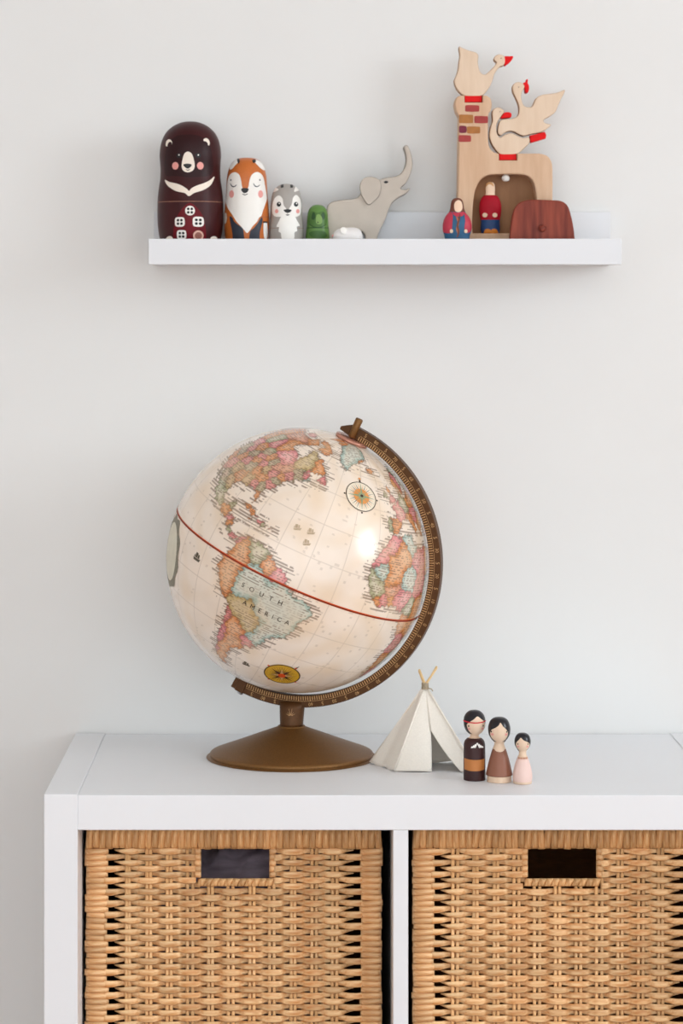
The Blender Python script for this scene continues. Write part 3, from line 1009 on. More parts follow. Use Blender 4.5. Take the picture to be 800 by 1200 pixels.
def ship(lat, lon, rot, s, material):
    hull = [(-1, 0), (-0.8, -0.45), (0.75, -0.45), (1.05, 0.15), (0.6, 0.02)]
    sails = [[(-0.55, 0.1), (0.05, 0.1), (0.12, 1.0), (-0.5, 1.1)], [(0.15, 0.1), (0.6, 0.1), (0.55, 0.85), (0.2, 0.8)], [(-0.9, 0.15), (-0.62, 0.12), (-0.66, 0.8)]]
    ball_polys('printed_ship', lat, lon, rot, [([(x * s, y * s) for x, y in p], 0, 0.0003) for p in [hull] + sails], [material])


for a, b in ((23.8, -55.6), (24.6, -49.2), (19.6, -49.0)):
    ship(a, b, 22, 0.0046, M_ship)
ship(-8.4, -93.2, 0, 0.0062, M_ink)
ship(-46.7, -52.9, 8, 0.0048, M_ink)
# oval cartouche in the Pacific
ct = []
for k in range(40):
    a, b = 2 * math.pi * k / 40, 2 * math.pi * (k + 1) / 40
    w0, w1 = 1.24 + 0.07 * math.sin(a * 9), 1.24 + 0.07 * math.sin(b * 9)
    ct.append(([(0.030 * math.cos(a), 0.034 * math.sin(a)), (0.030 * w0 * math.cos(a), 0.034 * w0 * math.sin(a)),
                (0.030 * w1 * math.cos(b), 0.034 * w1 * math.sin(b)), (0.030 * math.cos(b), 0.034 * math.sin(b))], 0, 0.0004))
ct.append((circ(0.030, 40, sy=34 / 30), 1, 0.0003))
ball_polys('cartouche', -16, -121, 20, ct, [mat('cartouche_grey', (132, 126, 108), 0.5, 0.2, 300), mat('cartouche_pale', (222, 216, 196), 0.5, 0.05, 100)])


def text_tris(s, size, spacing=1.0):
    cu = bpy.data.curves.new('lettering', 'FONT')
    cu.body = s
    cu.size = size
    cu.space_character = spacing
    cu.align_x = 'CENTER'
    cu.align_y = 'CENTER'
    cu.resolution_u = 2
    o = bpy.data.objects.new('lettering', cu)
    COL.objects.link(o)
    me = bpy.data.meshes.new_from_object(o.evaluated_get(bpy.context.evaluated_depsgraph_get()))
    v = [tuple(q.co) for q in me.vertices]
    f = [tuple(p.vertices) for p in me.polygons]
    bpy.data.objects.remove(o)
    bpy.data.curves.remove(cu)
    bpy.data.meshes.remove(me)
    return v, f


for s, la, lo_, rot, sp in (('SOUTH', -7.6, -57.6, 0, 2.6), ('AMERICA', -14.6, -53.0, 0, 2.05)):
    v, f = text_tris(s, 0.0078, sp)
    mp = ball_map(la, lo_, rot)
    mesh('map_lettering', [mp(x / GR, y / GR, 0.0005) for x, y, z in v], f, M_inkd, ball)

# meridian arm in the plane of the poles
RI, RO = 0.1562, 0.1700
TH = 0.0055


def arm_pt(ang, r, y):
    a = math.radians(ang)
    return (r * math.sin(a), y, r * math.cos(a))


av, af = [], []
A0, A1, NA = -6.0, 184.0, 190
for i in range(NA + 1):
    a = A0 + (A1 - A0) * i / NA
    ri, ro = RI, RO
    if a < 0:
        k = -a / 6.0
        ro = RO - 0.006 * max(0, k - 0.35) / 0.65
        ri = RI + 0.004 * k
    for r, y in ((ri, TH), (ri, -TH + 0.0005), (ri + 0.0005, -TH), (ro - 0.0008, -TH), (ro, -TH + 0.0008), (ro, TH)):
        av.append(arm_pt(a, r, y))
for i in range(NA):
    for k in range(6):
        a, b = i * 6 + k, i * 6 + (k + 1) % 6
        af.append((a, a + 6, b + 6, b))
af.append(tuple(range(6)))
af.append(tuple(NA * 6 + k for k in range(6))[::-1])
arm = frame_of_globe(mesh('meridian_arm', av, af, M_bronze_d, globe, smooth=False))
tv, tf = [], []
for d in range(3, 179):
    r1 = RI + (0.0052 if d % 5 else 0.0062)
    wd = 0.00048
    k = len(tv)
    for r in (RI + 0.0008, r1):
        for s in (-1, 1):
            a = math.radians(d) + s * wd / r
            tv.append((r * math.sin(a), -TH - 0.00012, r * math.cos(a)))
    tf.append((k, k + 2, k + 3, k + 1))
tag(mesh('tick_marks', tv, tf, M_gold, arm, smooth=False), kind='stuff')
lv, lf = [], []
for d in range(3, 179):
    for r in (RI + 0.0062, RI + 0.0066):
        lv.append(arm_pt(d, r, -TH - 0.0001))
    if d > 3:
        k = len(lv) - 4
        lf.append((k, k + 1, k + 3, k + 2))
mesh('graduation_line', lv, lf, M_gold, arm, smooth=False)
NUM = {}
for d in range(5, 180, 5):
    s = '5' if d % 10 else (str(abs(90 - d)))
    if s not in NUM:
        v, f = text_tris(s, 0.0062 if len(s) == 1 else 0.0055)
        me = bpy.data.meshes.new('numeral')
        me.from_pydata([(x, 0, y) for x, y, z in v], [], f)
        me.materials.append(M_gold)
        NUM[s] = me
    o = link('numeral', NUM[s], arm)
    o.location = arm_pt(d, RI + 0.0100, -TH - 0.00015)
    o.rotation_euler = (0, math.radians(d + (0 if d < 100 else 0)), 0)


def cyl_between(name, a, b, r, material, parent, seg=20):
    return link(name, tube_mesh(name, [a, Vector(a).lerp(Vector(b), 0.04), Vector(a).lerp(Vector(b), 0.96), b], [r * 0.85, r, r, r * 0.85], material, seg), parent)


frame_of_globe(cyl_between('pole_pin', (0, -TH - 0.001, GR + 0.0045), (0, -TH - 0.001, RO + 0.0105), 0.0044, M_bronze, globe))
frame_of_globe(cyl_between('pole_pin', (0, 0, -GR + 0.001), (0, 0, -RO - 0.0035), 0.0038, mat('pin_steel', (190, 190, 192), 0.3, 0.05, 90, metal=0.8), globe))
frame_of_globe(mesh('arm_clamp', *(lambda m: ([tuple(v.co) for v in m.vertices], [tuple(p.vertices) for p in m.polygons]))(
    boxmesh('arm_clamp', (-0.0065, -TH - 0.0015, -RO - 0.0005), (0.0045, TH, -RI + 0.001), M_bronze_d, 0.001)), M_bronze_d, globe, smooth=False))
hd = lathe('hour_disc', [(0.0001, GR + 0.0036), (0.0165, GR + 0.0034), (0.0195, GR + 0.0026), (0.0200, GR + 0.0012), (0.0195, GR - 0.0008), (0.0001, GR - 0.003)], M_copper, globe, 48, 1)
frame_of_globe(hd)

# stand
lathe('base', [(0.0001, 0.0006), (0.0915, 0.0003), (0.0938, 0.0012), (0.0945, 0.0032), (0.0940, 0.0052), (0.0915, 0.0070), (0.0820, 0.0105), (0.0600, 0.0186), (0.0400, 0.0262), (0.0240, 0.0322), (0.0165, 0.0352), (0.0142, 0.0368), (0.0001, 0.0369)][::-1], M_bronze, globe, 96, 4)
nb = []
nv, nf = [], []
zs = [0.034, 0.040, 0.048, 0.056, 0.0645]
for z in zs:
    t = (z - zs[0]) / (zs[-1] - zs[0])
    rx, ry = 0.0132 + 0.0016 * t, 0.0132 - 0.003 * t
    for k in range(40):
        a = 2 * math.pi * k / 40
        nv.append((rx * math.cos(a) + 0.001 * t, ry * math.sin(a), z))
for i in range(len(zs) - 1):
    for k in range(40):
        a, b = i * 40 + k, i * 40 + (k + 1) % 40
        nf.append((a, b, b + 40, a + 40))
nf.append(tuple(range(40))[::-1])
nf.append(tuple((len(zs) - 1) * 40 + k for k in range(40)))
neck = mesh('neck', nv, nf, M_bronze_d, globe)
sv, sf = [], []
for k in range(6):                      # engraved sunburst on the neck
    a = math.radians(-60 + k * 24)
    for r, wd in ((0.0015, 0.0003), (0.0058 + (0.003 if k in (2, 3) else 0), 0.0001)):
        for s in (-1, 1):
            x = r * math.sin(a) + s * wd * math.cos(a)
            z = 0.0490 + r * math.cos(a) - s * wd * math.sin(a)
            sv.append((x - 0.001, -math.sqrt(max(0.0132 ** 2 - x * x, 0)) - 0.0002, z))
    q = len(sv) - 4
    sf.append((q, q + 1, q + 3, q + 2))
mesh('sunburst_mark', sv, sf, M_gold, neck, smooth=False)

# ------------------------------------------------------------------ paint and wood for the toys
M_bear = mat('bear_brown', (60, 20, 22), 0.42, 0.12, 60, spec=0.22)
M_bear_d = mat('bear_dark', (44, 14, 17), 0.42, 0.12, 60, spec=0.22)
M_seam = mat('seam_wood', (150, 104, 84), 0.6, 0.2, 300)
M_maroon = mat('maroon', (104, 4, 20), 0.42, 0.1, 60, spec=0.22)
M_cream = mat('cream_paint', (240, 228, 214), 0.4, 0.02, 60)
M_white_p = mat('white_paint', (242, 238, 232), 0.4, 0.02, 60)
M_black = mat('black_paint', (24, 22, 24), 0.35, 0.1, 60)
M_pink = mat('pink_paint', (232, 160, 152), 0.45, 0.04, 60)
M_fox = mat('fox_orange', (196, 106, 44), 0.38, 0.10, 900, coat=0.15)
M_navy = mat('navy_paint', (44, 48, 60), 0.4, 0.1, 60)
M_grey_p = mat('grey_paint', (168, 162, 156), 0.42, 0.04, 60)
M_green = mat('green_paint', (92, 132, 62), 0.38, 0.08, 80, coat=0.1)
M_green_l = mat('green_light', (124, 158, 84), 0.4, 0.06, 80)
M_green_d = mat('green_dark', (40, 74, 34), 0.4, 0.1, 80)
M_wood = mat('pale_wood', (206, 168, 136), 0.6, scale=24, stretch=(4, 4, 0.5), rgb2=(220, 186, 156), bump=0.15)
M_goosew = mat('goose_wood', (222, 196, 170), 0.6, scale=30, stretch=(4, 4, 0.7), rgb2=(230, 206, 182), bump=0.12)
M_edge = mat('sawn_edge', (176, 140, 110), 0.7, 0.08, 60)
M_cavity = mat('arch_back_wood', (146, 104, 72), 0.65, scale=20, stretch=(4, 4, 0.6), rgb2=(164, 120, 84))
M_redp = mat('bright_red', (222, 14, 16), 0.55, 0.06, 80, spec=0.2)
M_crim = mat('crimson', (168, 14, 36), 0.55, 0.1, 80, spec=0.2)
M_rosep = mat('rose_red', (188, 56, 76), 0.5, 0.1, 80)
M_blue = mat('smock_blue', (44, 92, 128), 0.5, 0.1, 80)
M_blue_d = mat('trouser_blue', (32, 64, 112), 0.5, 0.1, 80)
M_skin = mat('pale_skin_wood', (238, 206, 178), 0.5, 0.03, 80)
M_hairbr = mat('brown_hair', (112, 62, 46), 0.5, 0.12, 80)
M_ochre = mat('ochre', (206, 124, 40), 0.5, 0.08, 80)
M_maho = mat('mahogany', (98, 38, 30), 0.5, spec=0.25, scale=22, stretch=(6, 6, 0.6), rgb2=(150, 70, 52), bump=0.15)
M_eleph = mat('elephant_grey', (194, 183, 171), 0.62, 0.04, 60, bump=0.1)
M_eleph_shade = mat('elephant_edge_shade', (140, 132, 124), 0.65, 0.06, 60)  # bevel shading put into the colour: edges darker than the faces


def ledge_root(name, px, d, label, cat, group=None):
    """A thing standing on the ledge, px being its column in the photograph at distance d."""
    return empty(name, ((px - VPX) / F * d, CAM.y + d, LFZ + 0.0002), label, cat, group)


def floor_row(d, z):
    return VPY - (z - CAM.z) * F / d


ND = 3.060
NG = 'animal nesting dolls on the ledge'

# ---- bear
u = ND / F / 5.0
yb = (floor_row(ND, LFZ) - 130) * 5
b = Doll(ledge_root('nesting_doll', 170 + 265 / 5, ND, 'large dark brown bear nesting doll with a red house on its belly', 'nesting doll', NG),
         [(0, 62), (50, 68), (100, 90), (140, 125), (165, 170), (177, 220), (180, 265), (177, 310), (175, 350), (177, 400), (184, 450), (190, 500), (193, 560), (193, 620), (190, 680), (183, 730), (172, 780), (164, yb - 2), (150, yb), (0, yb)], 265, yb, u)
b.body('body', M_bear, 80)
b.section('seam', M_seam, 536, 540, 0.00012, 80)
b.patch('head_marking', [(135, 215), (150, 180), (175, 168), (200, 155), (260, 150), (315, 155), (345, 170), (368, 180), (385, 215), (400, 290), (402, 350), (385, 385), (330, 395), (260, 398), (180, 390), (128, 385), (118, 340), (122, 270)], M_bear_d, 0.0002)
for x, s in ((147, -1), (364, 1)):
    e = b.patch('ear', [(x - 17, 215), (x - 18, 190), (x - 6, 176), (x + 8, 178), (x + 18, 192), (x + 14, 212)] if s < 0 else
                [(x - 18, 182), (x - 6, 170), (x + 10, 176), (x + 18, 196), (x + 14, 212), (x + 4, 206)], M_cream)
    b.patch('inner_ear', [(x - 8, 216), (x - 4, 198), (x + 8, 190), (x + 17, 200), (x + 14, 218)] if s < 0 else
            [(x - 16, 192), (x - 6, 188), (x + 5, 198), (x + 6, 212), (x - 8, 212)], M_bear_d, 0.0004, parent=e)
for x in (206, 317):
    e = b.dot('eye', x, 272, 15, 14, M_black)
    b.dot('eye_glint', x + 1, 269, 4, 4, M_white_p, 0.0005, e)
mz = b.patch('muzzle', [(258, 250), (280, 262), (292, 295), (297, 335), (285, 360), (258, 370), (232, 360), (222, 335), (227, 295), (238, 262)], M_cream)
b.patch('nose', [(232, 326), (245, 320), (268, 320), (280, 326), (272, 340), (257, 348), (242, 340)], M_black, 0.0005, parent=mz)
b.stroke('mouth', [(247, 352), (258, 358), (270, 352)], 4, M_black, 0.0005, mz)
for x in (185, 329):
    b.dot('cheek', x, 331, 19, 22, M_pink)
b.patch('chest_crescent', [(122, 410), (150, 424), (190, 434), (225, 448), (252, 466), (265, 478), (280, 462), (310, 446), (350, 432), (385, 412), (408, 390), (400, 420), (380, 450), (340, 475), (295, 490), (265, 508), (240, 490), (195, 480), (155, 458), (132, 435)], M_cream, n=4)
hs_ = b.patch('painted_house', [(263, 548), (290, 556), (320, 585), (345, 625), (358, 680), (362, 740), (350, 790), (180, 790), (172, 740), (178, 680), (196, 625), (225, 580)], M_maroon, 0.0002)


def house_window(x, y, rx, ry, sq):
    if sq:
        w_ = b.patch('window', [(x - rx, y - ry * 0.5), (x - rx * 0.75, y - ry * 0.9), (x, y - ry), (x + rx * 0.75, y - ry * 0.9), (x + rx, y - ry * 0.4), (x + rx, y + ry * 0.5), (x + rx * 0.7, y + ry * 0.9), (x, y + ry), (x - rx * 0.75, y + ry * 0.9), (x - rx, y + ry * 0.5)], M_white_p, 0.00035)
    else:
        w_ = b.dot('window', x, y, rx, ry, M_white_p, 0.00035)
    for sx in (-1, 1):
        for sy in (-1, 1):
            b.dot('pane', x + sx * rx * 0.36, y + sy * ry * 0.36, rx * 0.27, ry * 0.27, M_black, 0.0006, w_)


house_window(271, 592, 28, 28, False)
house_window(212, 657, 28, 28, True)
house_window(318, 656, 31, 29, True)
house_window(222, 731, 27, 27, True)
dr = b.dot('door', 318, 736, 30, 30, mat('door_pink', (222, 178, 160), 0.4, 0.05, 60), 0.00035)
b.dot('door_disc', 318, 736, 20, 20, mat('door_brown', (150, 96, 84), 0.4, 0.2, 900), 0.0006, dr)
for x in (150, 405):
    b.patch('paw', [(x - 20, 752), (x - 10, 741), (x + 5, 738), (x + 16, 744), (x + 20, 756), (x, 764)], M_cream)

# ---- fox
f_ = Doll(ledge_root('nesting_doll', 170 + 595 / 5, ND, 'orange fox nesting doll with white face and closed eyes', 'nesting doll', NG),
          [(0, 275), (45, 279), (80, 298), (103, 335), (115, 385), (119, 440), (122, 500), (128, 560), (131, 620), (131, 680), (127, 740), (120, yb - 2), (110, yb), (0, yb)], 595, yb, u)
f_.body('body', M_fox, 72)
f_.section('seam', M_seam, 623, 625.5, 0.0001, 72)
for pts in ([(498, 345), (500, 315), (520, 296), (545, 288), (548, 305), (530, 325), (512, 345)], [(640, 300), (648, 290), (672, 300), (690, 320), (700, 350), (682, 345), (660, 325)]):
    f_.patch('ear', pts, M_white_p)
for pts in ([(540, 286), (552, 285), (556, 305), (548, 315)], [(628, 296), (642, 288), (650, 300), (636, 312)]):
    f_.patch('ear_edge', pts, M_black, 0.0004)
f_.patch('face_and_bib', [(478, 500), (482, 440), (490, 395), (508, 370), (535, 366), (556, 384), (566, 420), (572, 455), (588, 470), (606, 455), (612, 420), (622, 388), (642, 368), (668, 366), (690, 388), (700, 430), (708, 480), (712, 520), (700, 560), (690, 590), (682, 618), (668, 630), (655, 655), (632, 680), (615, 705), (600, 720), (585, 705), (568, 685), (545, 660), (530, 640), (515, 615), (498, 590), (486, 570), (474, 535)], M_white_p, 0.0003, n=3)
for x in (522, 654):
    f_.stroke('closed_eye', [(x - 19, 430), (x - 10, 445), (x + 4, 449), (x + 18, 438)], 6, M_navy, 0.0005)
    f_.dot('eyebrow', x - 16 if x < 600 else x + 18, 410, 4, 5, M_navy, 0.0005)
f_.patch('nose', [(566, 463), (588, 458), (608, 463), (602, 480), (587, 488), (572, 480)], M_black, 0.0006)
f_.stroke('mouth', [(572, 492), (587, 498), (603, 492)], 5, M_black, 0.0006)
for x in (510, 676):
    f_.dot('cheek', x, 492, 14, 22, M_pink, 0.0005)
f_.patch('foreleg', [(498, 628), (515, 630), (525, 652), (548, 672), (572, 690), (580, 715), (580, 790), (522, 790), (514, 720)], M_navy, 0.0003)
f_.patch('foreleg', [(682, 628), (688, 650), (672, 720), (666, 790), (618, 790), (616, 715), (640, 690), (660, 662)], M_navy, 0.0003)
f_.patch('tail_patch', [(694, 662), (704, 656), (714, 662), (716, 740), (700, 750), (694, 720)], M_white_p, 0.0003)
f_.patch('tail_edge', [(690, 650), (716, 650), (716, 658), (690, 660)], M_black, 0.0004, False)
f_.patch('haunch_patch', [(466, 610), (476, 600), (482, 625), (478, 655), (468, 660)], M_cream, 0.0003)

# ---- grey fawn-like doll
u2 = ND / F / 4.0
yb2 = (floor_row(ND, LFZ) - 160) * 4
g_ = Doll(ledge_root('nesting_doll', 300 + 142 / 4, ND, 'grey and white woodland animal nesting doll with open black eyes', 'nesting doll', NG),
          [(0, 222), (25, 226), (48, 240), (64, 265), (71, 300), (74, 340), (76, 380), (79, 420), (80, 460), (78, 500), (73, yb2 - 2), (66, yb2), (0, yb2)], 142, yb2, u2)
g_.body('body', M_grey_p)
g_.section('seam', M_seam, 431, 432.5, 0.0001)
for x, s in ((92, -1), (188, 1)):
    g_.patch('ear', [(x - 10, 262), (x - 8, 248), (x + s * -2, 234), (x + 9 * -s * -1, 236), (x + 14, 250), (x + 6, 258)], M_white_p)
for x in (122, 166):
    g_.patch('ear_stripe', [(x - 6, 228), (x + 6, 226), (x + 7, 242), (x - 6, 244)], M_black, 0.0003, False)
g_.patch('face_patch', [(76, 355), (78, 320), (88, 292), (108, 280), (124, 295), (130, 325), (146, 350), (142, 375), (112, 380), (86, 375)], M_white_p)
g_.patch('face_patch', [(208, 355), (210, 320), (202, 290), (186, 277), (172, 292), (166, 322), (150, 350), (154, 375), (182, 380), (202, 372)], M_white_p)
for x in (108, 186):
    e = g_.dot('eye', x, 321, 10, 11, M_black, 0.0005)
    g_.dot('eye_glint', x + 2, 317, 3, 3, M_white_p, 0.0007, e)
g_.patch('nose', [(130, 348), (148, 344), (165, 348), (160, 357), (148, 361), (136, 357)], M_black, 0.0006)
g_.stroke('mouth', [(139, 369), (148, 372), (157, 369)], 3, M_black, 0.0006)
for x in (98, 194):
    g_.dot('cheek', x, 353, 8, 10, M_pink, 0.0005)
g_.patch('bib', [(120, 378), (150, 374), (180, 378), (190, 395), (204, 420), (190, 425), (192, 445), (180, 452), (178, 480), (165, 500), (150, 510), (135, 498), (120, 480), (116, 455), (106, 448), (108, 428), (96, 425), (110, 395)], M_white_p, 0.0003, n=3)

# ---- little green doll
r_ = Doll(ledge_root('nesting_doll', 300 + 288 / 4, ND, 'small green dinosaur nesting doll beside the grey doll', 'nesting doll', NG),
          [(0, 320), (20, 323), (38, 338), (47, 365), (50, 395), (51, 420), (54, 445), (56, 470), (55, 500), (52, yb2 - 2), (46, yb2), (0, yb2)], 288, yb2, u2)
r_.body('body', M_green)
r_.section('seam', M_green_d, 428, 432, 0.0001)
r_.patch('face_patch', [(248, 372), (262, 352), (286, 360), (312, 352), (328, 372), (330, 405), (312, 424), (286, 428), (262, 424), (247, 405)], mat('green_face', (74, 112, 50), 0.4, 0.06, 80), 0.0002)
for x in (269, 312):
    r_.patch('eye', [(x - 9, 385), (x - 5, 362), (x + 4, 358), (x + 9, 375), (x + 5, 390), (x - 4, 392)], M_green_d, 0.0004)
r_.patch('snout', [(283, 372), (296, 368), (308, 385), (306, 408), (292, 414), (280, 404)], M_green_l, 0.0005)
r_.dot('nostril', 289, 405, 3, 3, M_black, 0.0007)
r_.stroke('mouth', [(250, 412), (270, 426), (300, 428), (328, 414)], 5, M_green_d, 0.0005)
r_.patch('belly_mark', [(248, 455), (275, 444), (320, 448), (330, 470), (300, 480), (262, 474)], mat('green_mid', (66, 104, 48), 0.4, 0.06, 80), 0.0003)

# ---- white mouse lying by the elephant
MD = 3.030
um = MD / F
mo = empty('nesting_doll', ((407.5 - VPX) * um, CAM.y + MD, LFZ + 0.0002), 'tiny white mouse nesting doll lying down in front of the elephant', 'nesting doll', NG)
M_mouse = mat('mouse_white', (234, 230, 228), 0.45, 0.02, 60)
prof = [(0.0, -0.0178), (0.0055, -0.0165), (0.0092, -0.0125), (0.0112, -0.006), (0.0118, 0.001), (0.0118, 0.007), (0.0105, 0.012), (0.0075, 0.0155), (0.0035, 0.0172), (0.0, 0.0176)]
mb = lathe('body', prof[::-1], M_mouse, mo, 48, 5)
mb.rotation_euler = (0, math.radians(90), 0)
mb.location = (0, 0, 0.0124)
ml = lathe('ear', [(0.0001, 0.0014), (0.004, 0.001), (0.0048, 0), (0.004, -0.001), (0.0001, -0.0014)], M_white_p, mo, 24, 3)
ml.location = (-0.005, -0.0085, 0.0200)
ml.rotation_euler = (math.radians(62), 0, math.radians(14))
m2 = lathe('nose', [(0.0001, 0.002), (0.0017, 0.0012), (0.002, 0), (0.0015, -0.0012), (0.0001, -0.0018)], M_pink, mo, 20, 3)
m2.location = (-0.0172, -0.001, 0.0140)

# ---- wooden elephant
ED = 3.080
ue = ED / F / 4.0
yee = (floor_row(ED, LFZ) - 160) * 4
el = empty('wooden_elephant', ((300 + 460 / 4 - VPX) * ED / F, CAM.y + ED, LFZ + 0.0002), 'grey wooden elephant figure with its trunk raised', 'toy elephant')
E2 = lambda p, n=4: [((x - 460) * ue, (yee - y) * ue) for x, y in spline(p, n)]
out = [(350, yee), (342, yee - 8), (338, 480), (330, 420), (328, 360), (336, 325), (358, 308), (400, 300), (450, 295), (478, 284), (489, 262), (488, 230), (502, 202), (525, 194), (550, 197), (575, 205), (600, 196), (640, 192), (670, 181), (690, 155), (700, 120), (698, 85), (689, 56), (694, 47), (706, 45), (716, 60), (725, 88), (731, 120), (729, 152), (717, 190), (698, 224), (676, 244), (695, 251), (718, 244), (713, 258), (695, 274), (665, 290), (640, 310), (620, 345), (605, 390), (580, 440), (567, 475), (565, yee - 8), (558, yee), (518, yee), (511, yee - 8), (510, 480), (502, 455), (470, 440), (440, 450), (428, 480), (426, yee - 8), (418, yee)]
cutout('body', [E2(out)], -0.013, 0.013, M_eleph, el, 0.0022, M_eleph_shade)
ear = [(488, 268), (484, 232), (500, 201), (525, 192), (552, 195), (576, 208), (584, 240), (574, 282), (550, 308), (527, 324), (508, 308)]
cutout('ear', [E2(ear)], -0.0165, -0.0128, M_eleph, el, 0.0014, M_eleph_shade)
cutout('eye', [E2([(596, 218), (606, 211), (618, 216), (608, 223)], 5)], -0.0137, -0.0125, M_black, el, 0.0002)

# ------------------------------------------------------------------ goose house puzzle
HD = 3.072
uh = HD / F
yh = floor_row(HD, LFZ)
HX = 590.0
hr = empty('toy_house', ((HX - VPX) * uh, CAM.y + HD, LFZ + 0.0002), 'pale wooden toy house with an arch and a painted brick chimney', 'toy house')
H2 = lambda p: [((x - HX) * uh, (yh - y) * uh) for x, y in p]
arch = spline([(552.5, 274), (552, 262), (553.5, 235), (557, 220), (562.5, 211), (570, 206.5), (580, 205.2), (596, 205), (610, 205.6), (618.5, 208.5), (624, 216), (626.5, 230), (628, 250), (628.8, 274)], 4, closed=False)
out = spline([(534.8, yh), (535, 250), (536, 180), (536.6, 138)], 3, False) + spline([(533.5, 132), (531.8, 123), (534, 115.5), (539, 113.2)], 3, False) + \
    [(543.2, 113.2), (543.2, 121.4), (564.2, 121.4), (564.2, 113.2)] + spline([(569, 113.4), (573.5, 117), (574.8, 125), (573, 132), (570.6, 137.5), (570.5, 165), (572.2, 174), (577, 179.5), (583.2, 181)], 3, False) + \
    [(583.3, 188.9), (604.4, 188.9), (604.4, 181)] + spline([(630, 181), (638.5, 183.2), (643.7, 189), (645.6, 200), (645.6, 240), (645.6, yh)], 3, False)
cutout('body', [H2(out), H2(arch)], -0.016, 0.016, M_wood, hr, 0.0016, None)
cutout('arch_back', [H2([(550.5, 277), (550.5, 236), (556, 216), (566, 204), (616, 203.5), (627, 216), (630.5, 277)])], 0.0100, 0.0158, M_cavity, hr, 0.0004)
BR = [((544, 124.6), (560.2, 132.2), M_rosep), ((536.8, 135.6), (553, 145.6), M_ochre), ((554.6, 137.2), (570.4, 145.6), M_rosep), ((536.8, 148.6), (545.4, 157), M_maroon), ((546, 149.4), (561.2, 157.6), M_ochre), ((536.2, 159.6), (550.6, 167.4), M_rosep)]
M_brick = {M_rosep: mat('brick_red', (166, 62, 58), 0.6, 0.12, 120), M_ochre: mat('brick_ochre', (172, 112, 56), 0.6, 0.12, 120), M_maroon: mat('brick_plum', (120, 36, 58), 0.6, 0.12, 120)}
for (x0, y0), (x1, y1), m in BR:
    r = 1.6
    cutout('painted_brick', [H2(spline([(x0 + r, y0), (x1 - r, y0 + 0.3), (x1, y0 + r), (x1, y1 - r), (x1 - r, y1), (x0 + r, y1), (x0, y1 - r), (x0, y0 + r)], 2))], -0.0164, -0.0155, M_brick[m], hr, 0.0001)
bell = lathe('bell', [(0.0001, 0.0), (0.0025, -0.0006), (0.0045, -0.003), (0.0047, -0.0055), (0.0032, -0.008), (0.0001, -0.0088)], M_white_p, hr, 28, 4)
bell.location = ((592 - HX) * uh, -0.004, (yh - 204.6) * uh)

GG = 'wooden geese on the toy house'
G2 = lambda p: [(520 + x / 5.333, 45 + y / 5.333) for x, y in p]


def goose(label, body, beak, feet, eye, ycen, seat_px):
    xs = [p[0] for p in G2(feet)]
    cx = sum(xs) / len(xs)
    base = max(p[1] for p in G2(feet))
    root = empty('wooden_goose', ((cx - VPX) * uh, CAM.y + HD + ycen, LFZ + 0.0002 + (yh - base) * uh), label, 'toy goose', GG)
    L = lambda p, n=4: [((x - cx) * uh, (base - y) * uh) for x, y in spline(G2(p), n)]
    cutout('body', [L(body)], -0.0085, 0.0085, M_goosew, root, 0.0014, M_edge)
    cutout('beak', [L(beak, 3)], -0.0080, 0.0080, M_redp, root, 0.0008)
    cutout('feet', [L(feet, 1)], -0.0080, 0.0080, M_redp, root, 0.0010)
    ex, ey = G2([eye])[0]
    dot = [((ex - cx) * uh + 0.0006 * math.cos(a), (base - ey) * uh + 0.0006 * math.sin(a)) for a in (k * math.pi / 5 for k in range(10))]
    cutout('eye', [dot], -0.0089, -0.0080, M_hairbr, root, 0.0001)
    return root


goose('wooden goose with one wing raised standing on top of the chimney',
      [(90, 60), (115, 68), (150, 82), (195, 95), (211, 115), (208, 150), (212, 185), (225, 220), (250, 232), (275, 215), (300, 190), (320, 166), (322, 155), (308, 140), (315, 118), (340, 107), (366, 114), (377, 132), (376, 160), (365, 178), (348, 182), (330, 200), (310, 230), (298, 270), (280, 310), (255, 345), (230, 365), (180, 368), (127, 365), (95, 345), (70, 310), (60, 270), (72, 240), (84, 200), (90, 150), (95, 110)],
      [(374, 120), (402, 118), (429, 120), (415, 147), (396, 164), (376, 176), (372, 150)],
      [(126, 362), (232, 362), (233, 404), (126, 404)], (352, 131), -0.004, 0)
goose('flying wooden goose with a spread wing resting on the lower goose',
      [(424, 305), (438, 285), (466, 279), (490, 290), (499, 308), (492, 325), (480, 345), (478, 380), (490, 420), (515, 435), (545, 430), (560, 400), (575, 375), (610, 358), (655, 352), (700, 345), (746, 328), (744, 350), (725, 385), (705, 430), (690, 465), (660, 490), (618, 515), (626, 534), (662, 544), (645, 565), (610, 588), (570, 598), (530, 606), (492, 614), (462, 604), (432, 588), (402, 585), (374, 595), (350, 611), (334, 600), (331, 570), (344, 524), (368, 511), (420, 507), (455, 490), (464, 455), (460, 420), (449, 390), (430, 350), (423, 325)],
      [(490, 286), (508, 276), (511, 262), (519, 262), (518, 284), (526, 302), (526, 326), (518, 345), (503, 342), (500, 320), (494, 302)],
      [(533, 612), (624, 588), (634, 608), (630, 630), (540, 656), (531, 636)], (461, 311), -0.004, 0)
goose('sitting wooden goose on the roof beneath the flying goose',
      [(296, 475), (304, 450), (330, 437), (356, 444), (371, 463), (352, 494), (334, 520), (323, 552), (325, 592), (344, 624), (372, 608), (402, 598), (430, 601), (462, 617), (492, 627), (524, 622), (530, 655), (500, 688), (470, 716), (445, 728), (394, 731), (345, 727), (310, 690), (288, 650), (279, 610), (287, 560), (299, 520)],
      [(372, 470), (396, 466), (416, 474), (415, 497), (390, 502), (350, 504), (360, 486)],
      [(341, 724), (446, 724), (448, 765), (341, 765)], (345, 463), -0.004, 0)

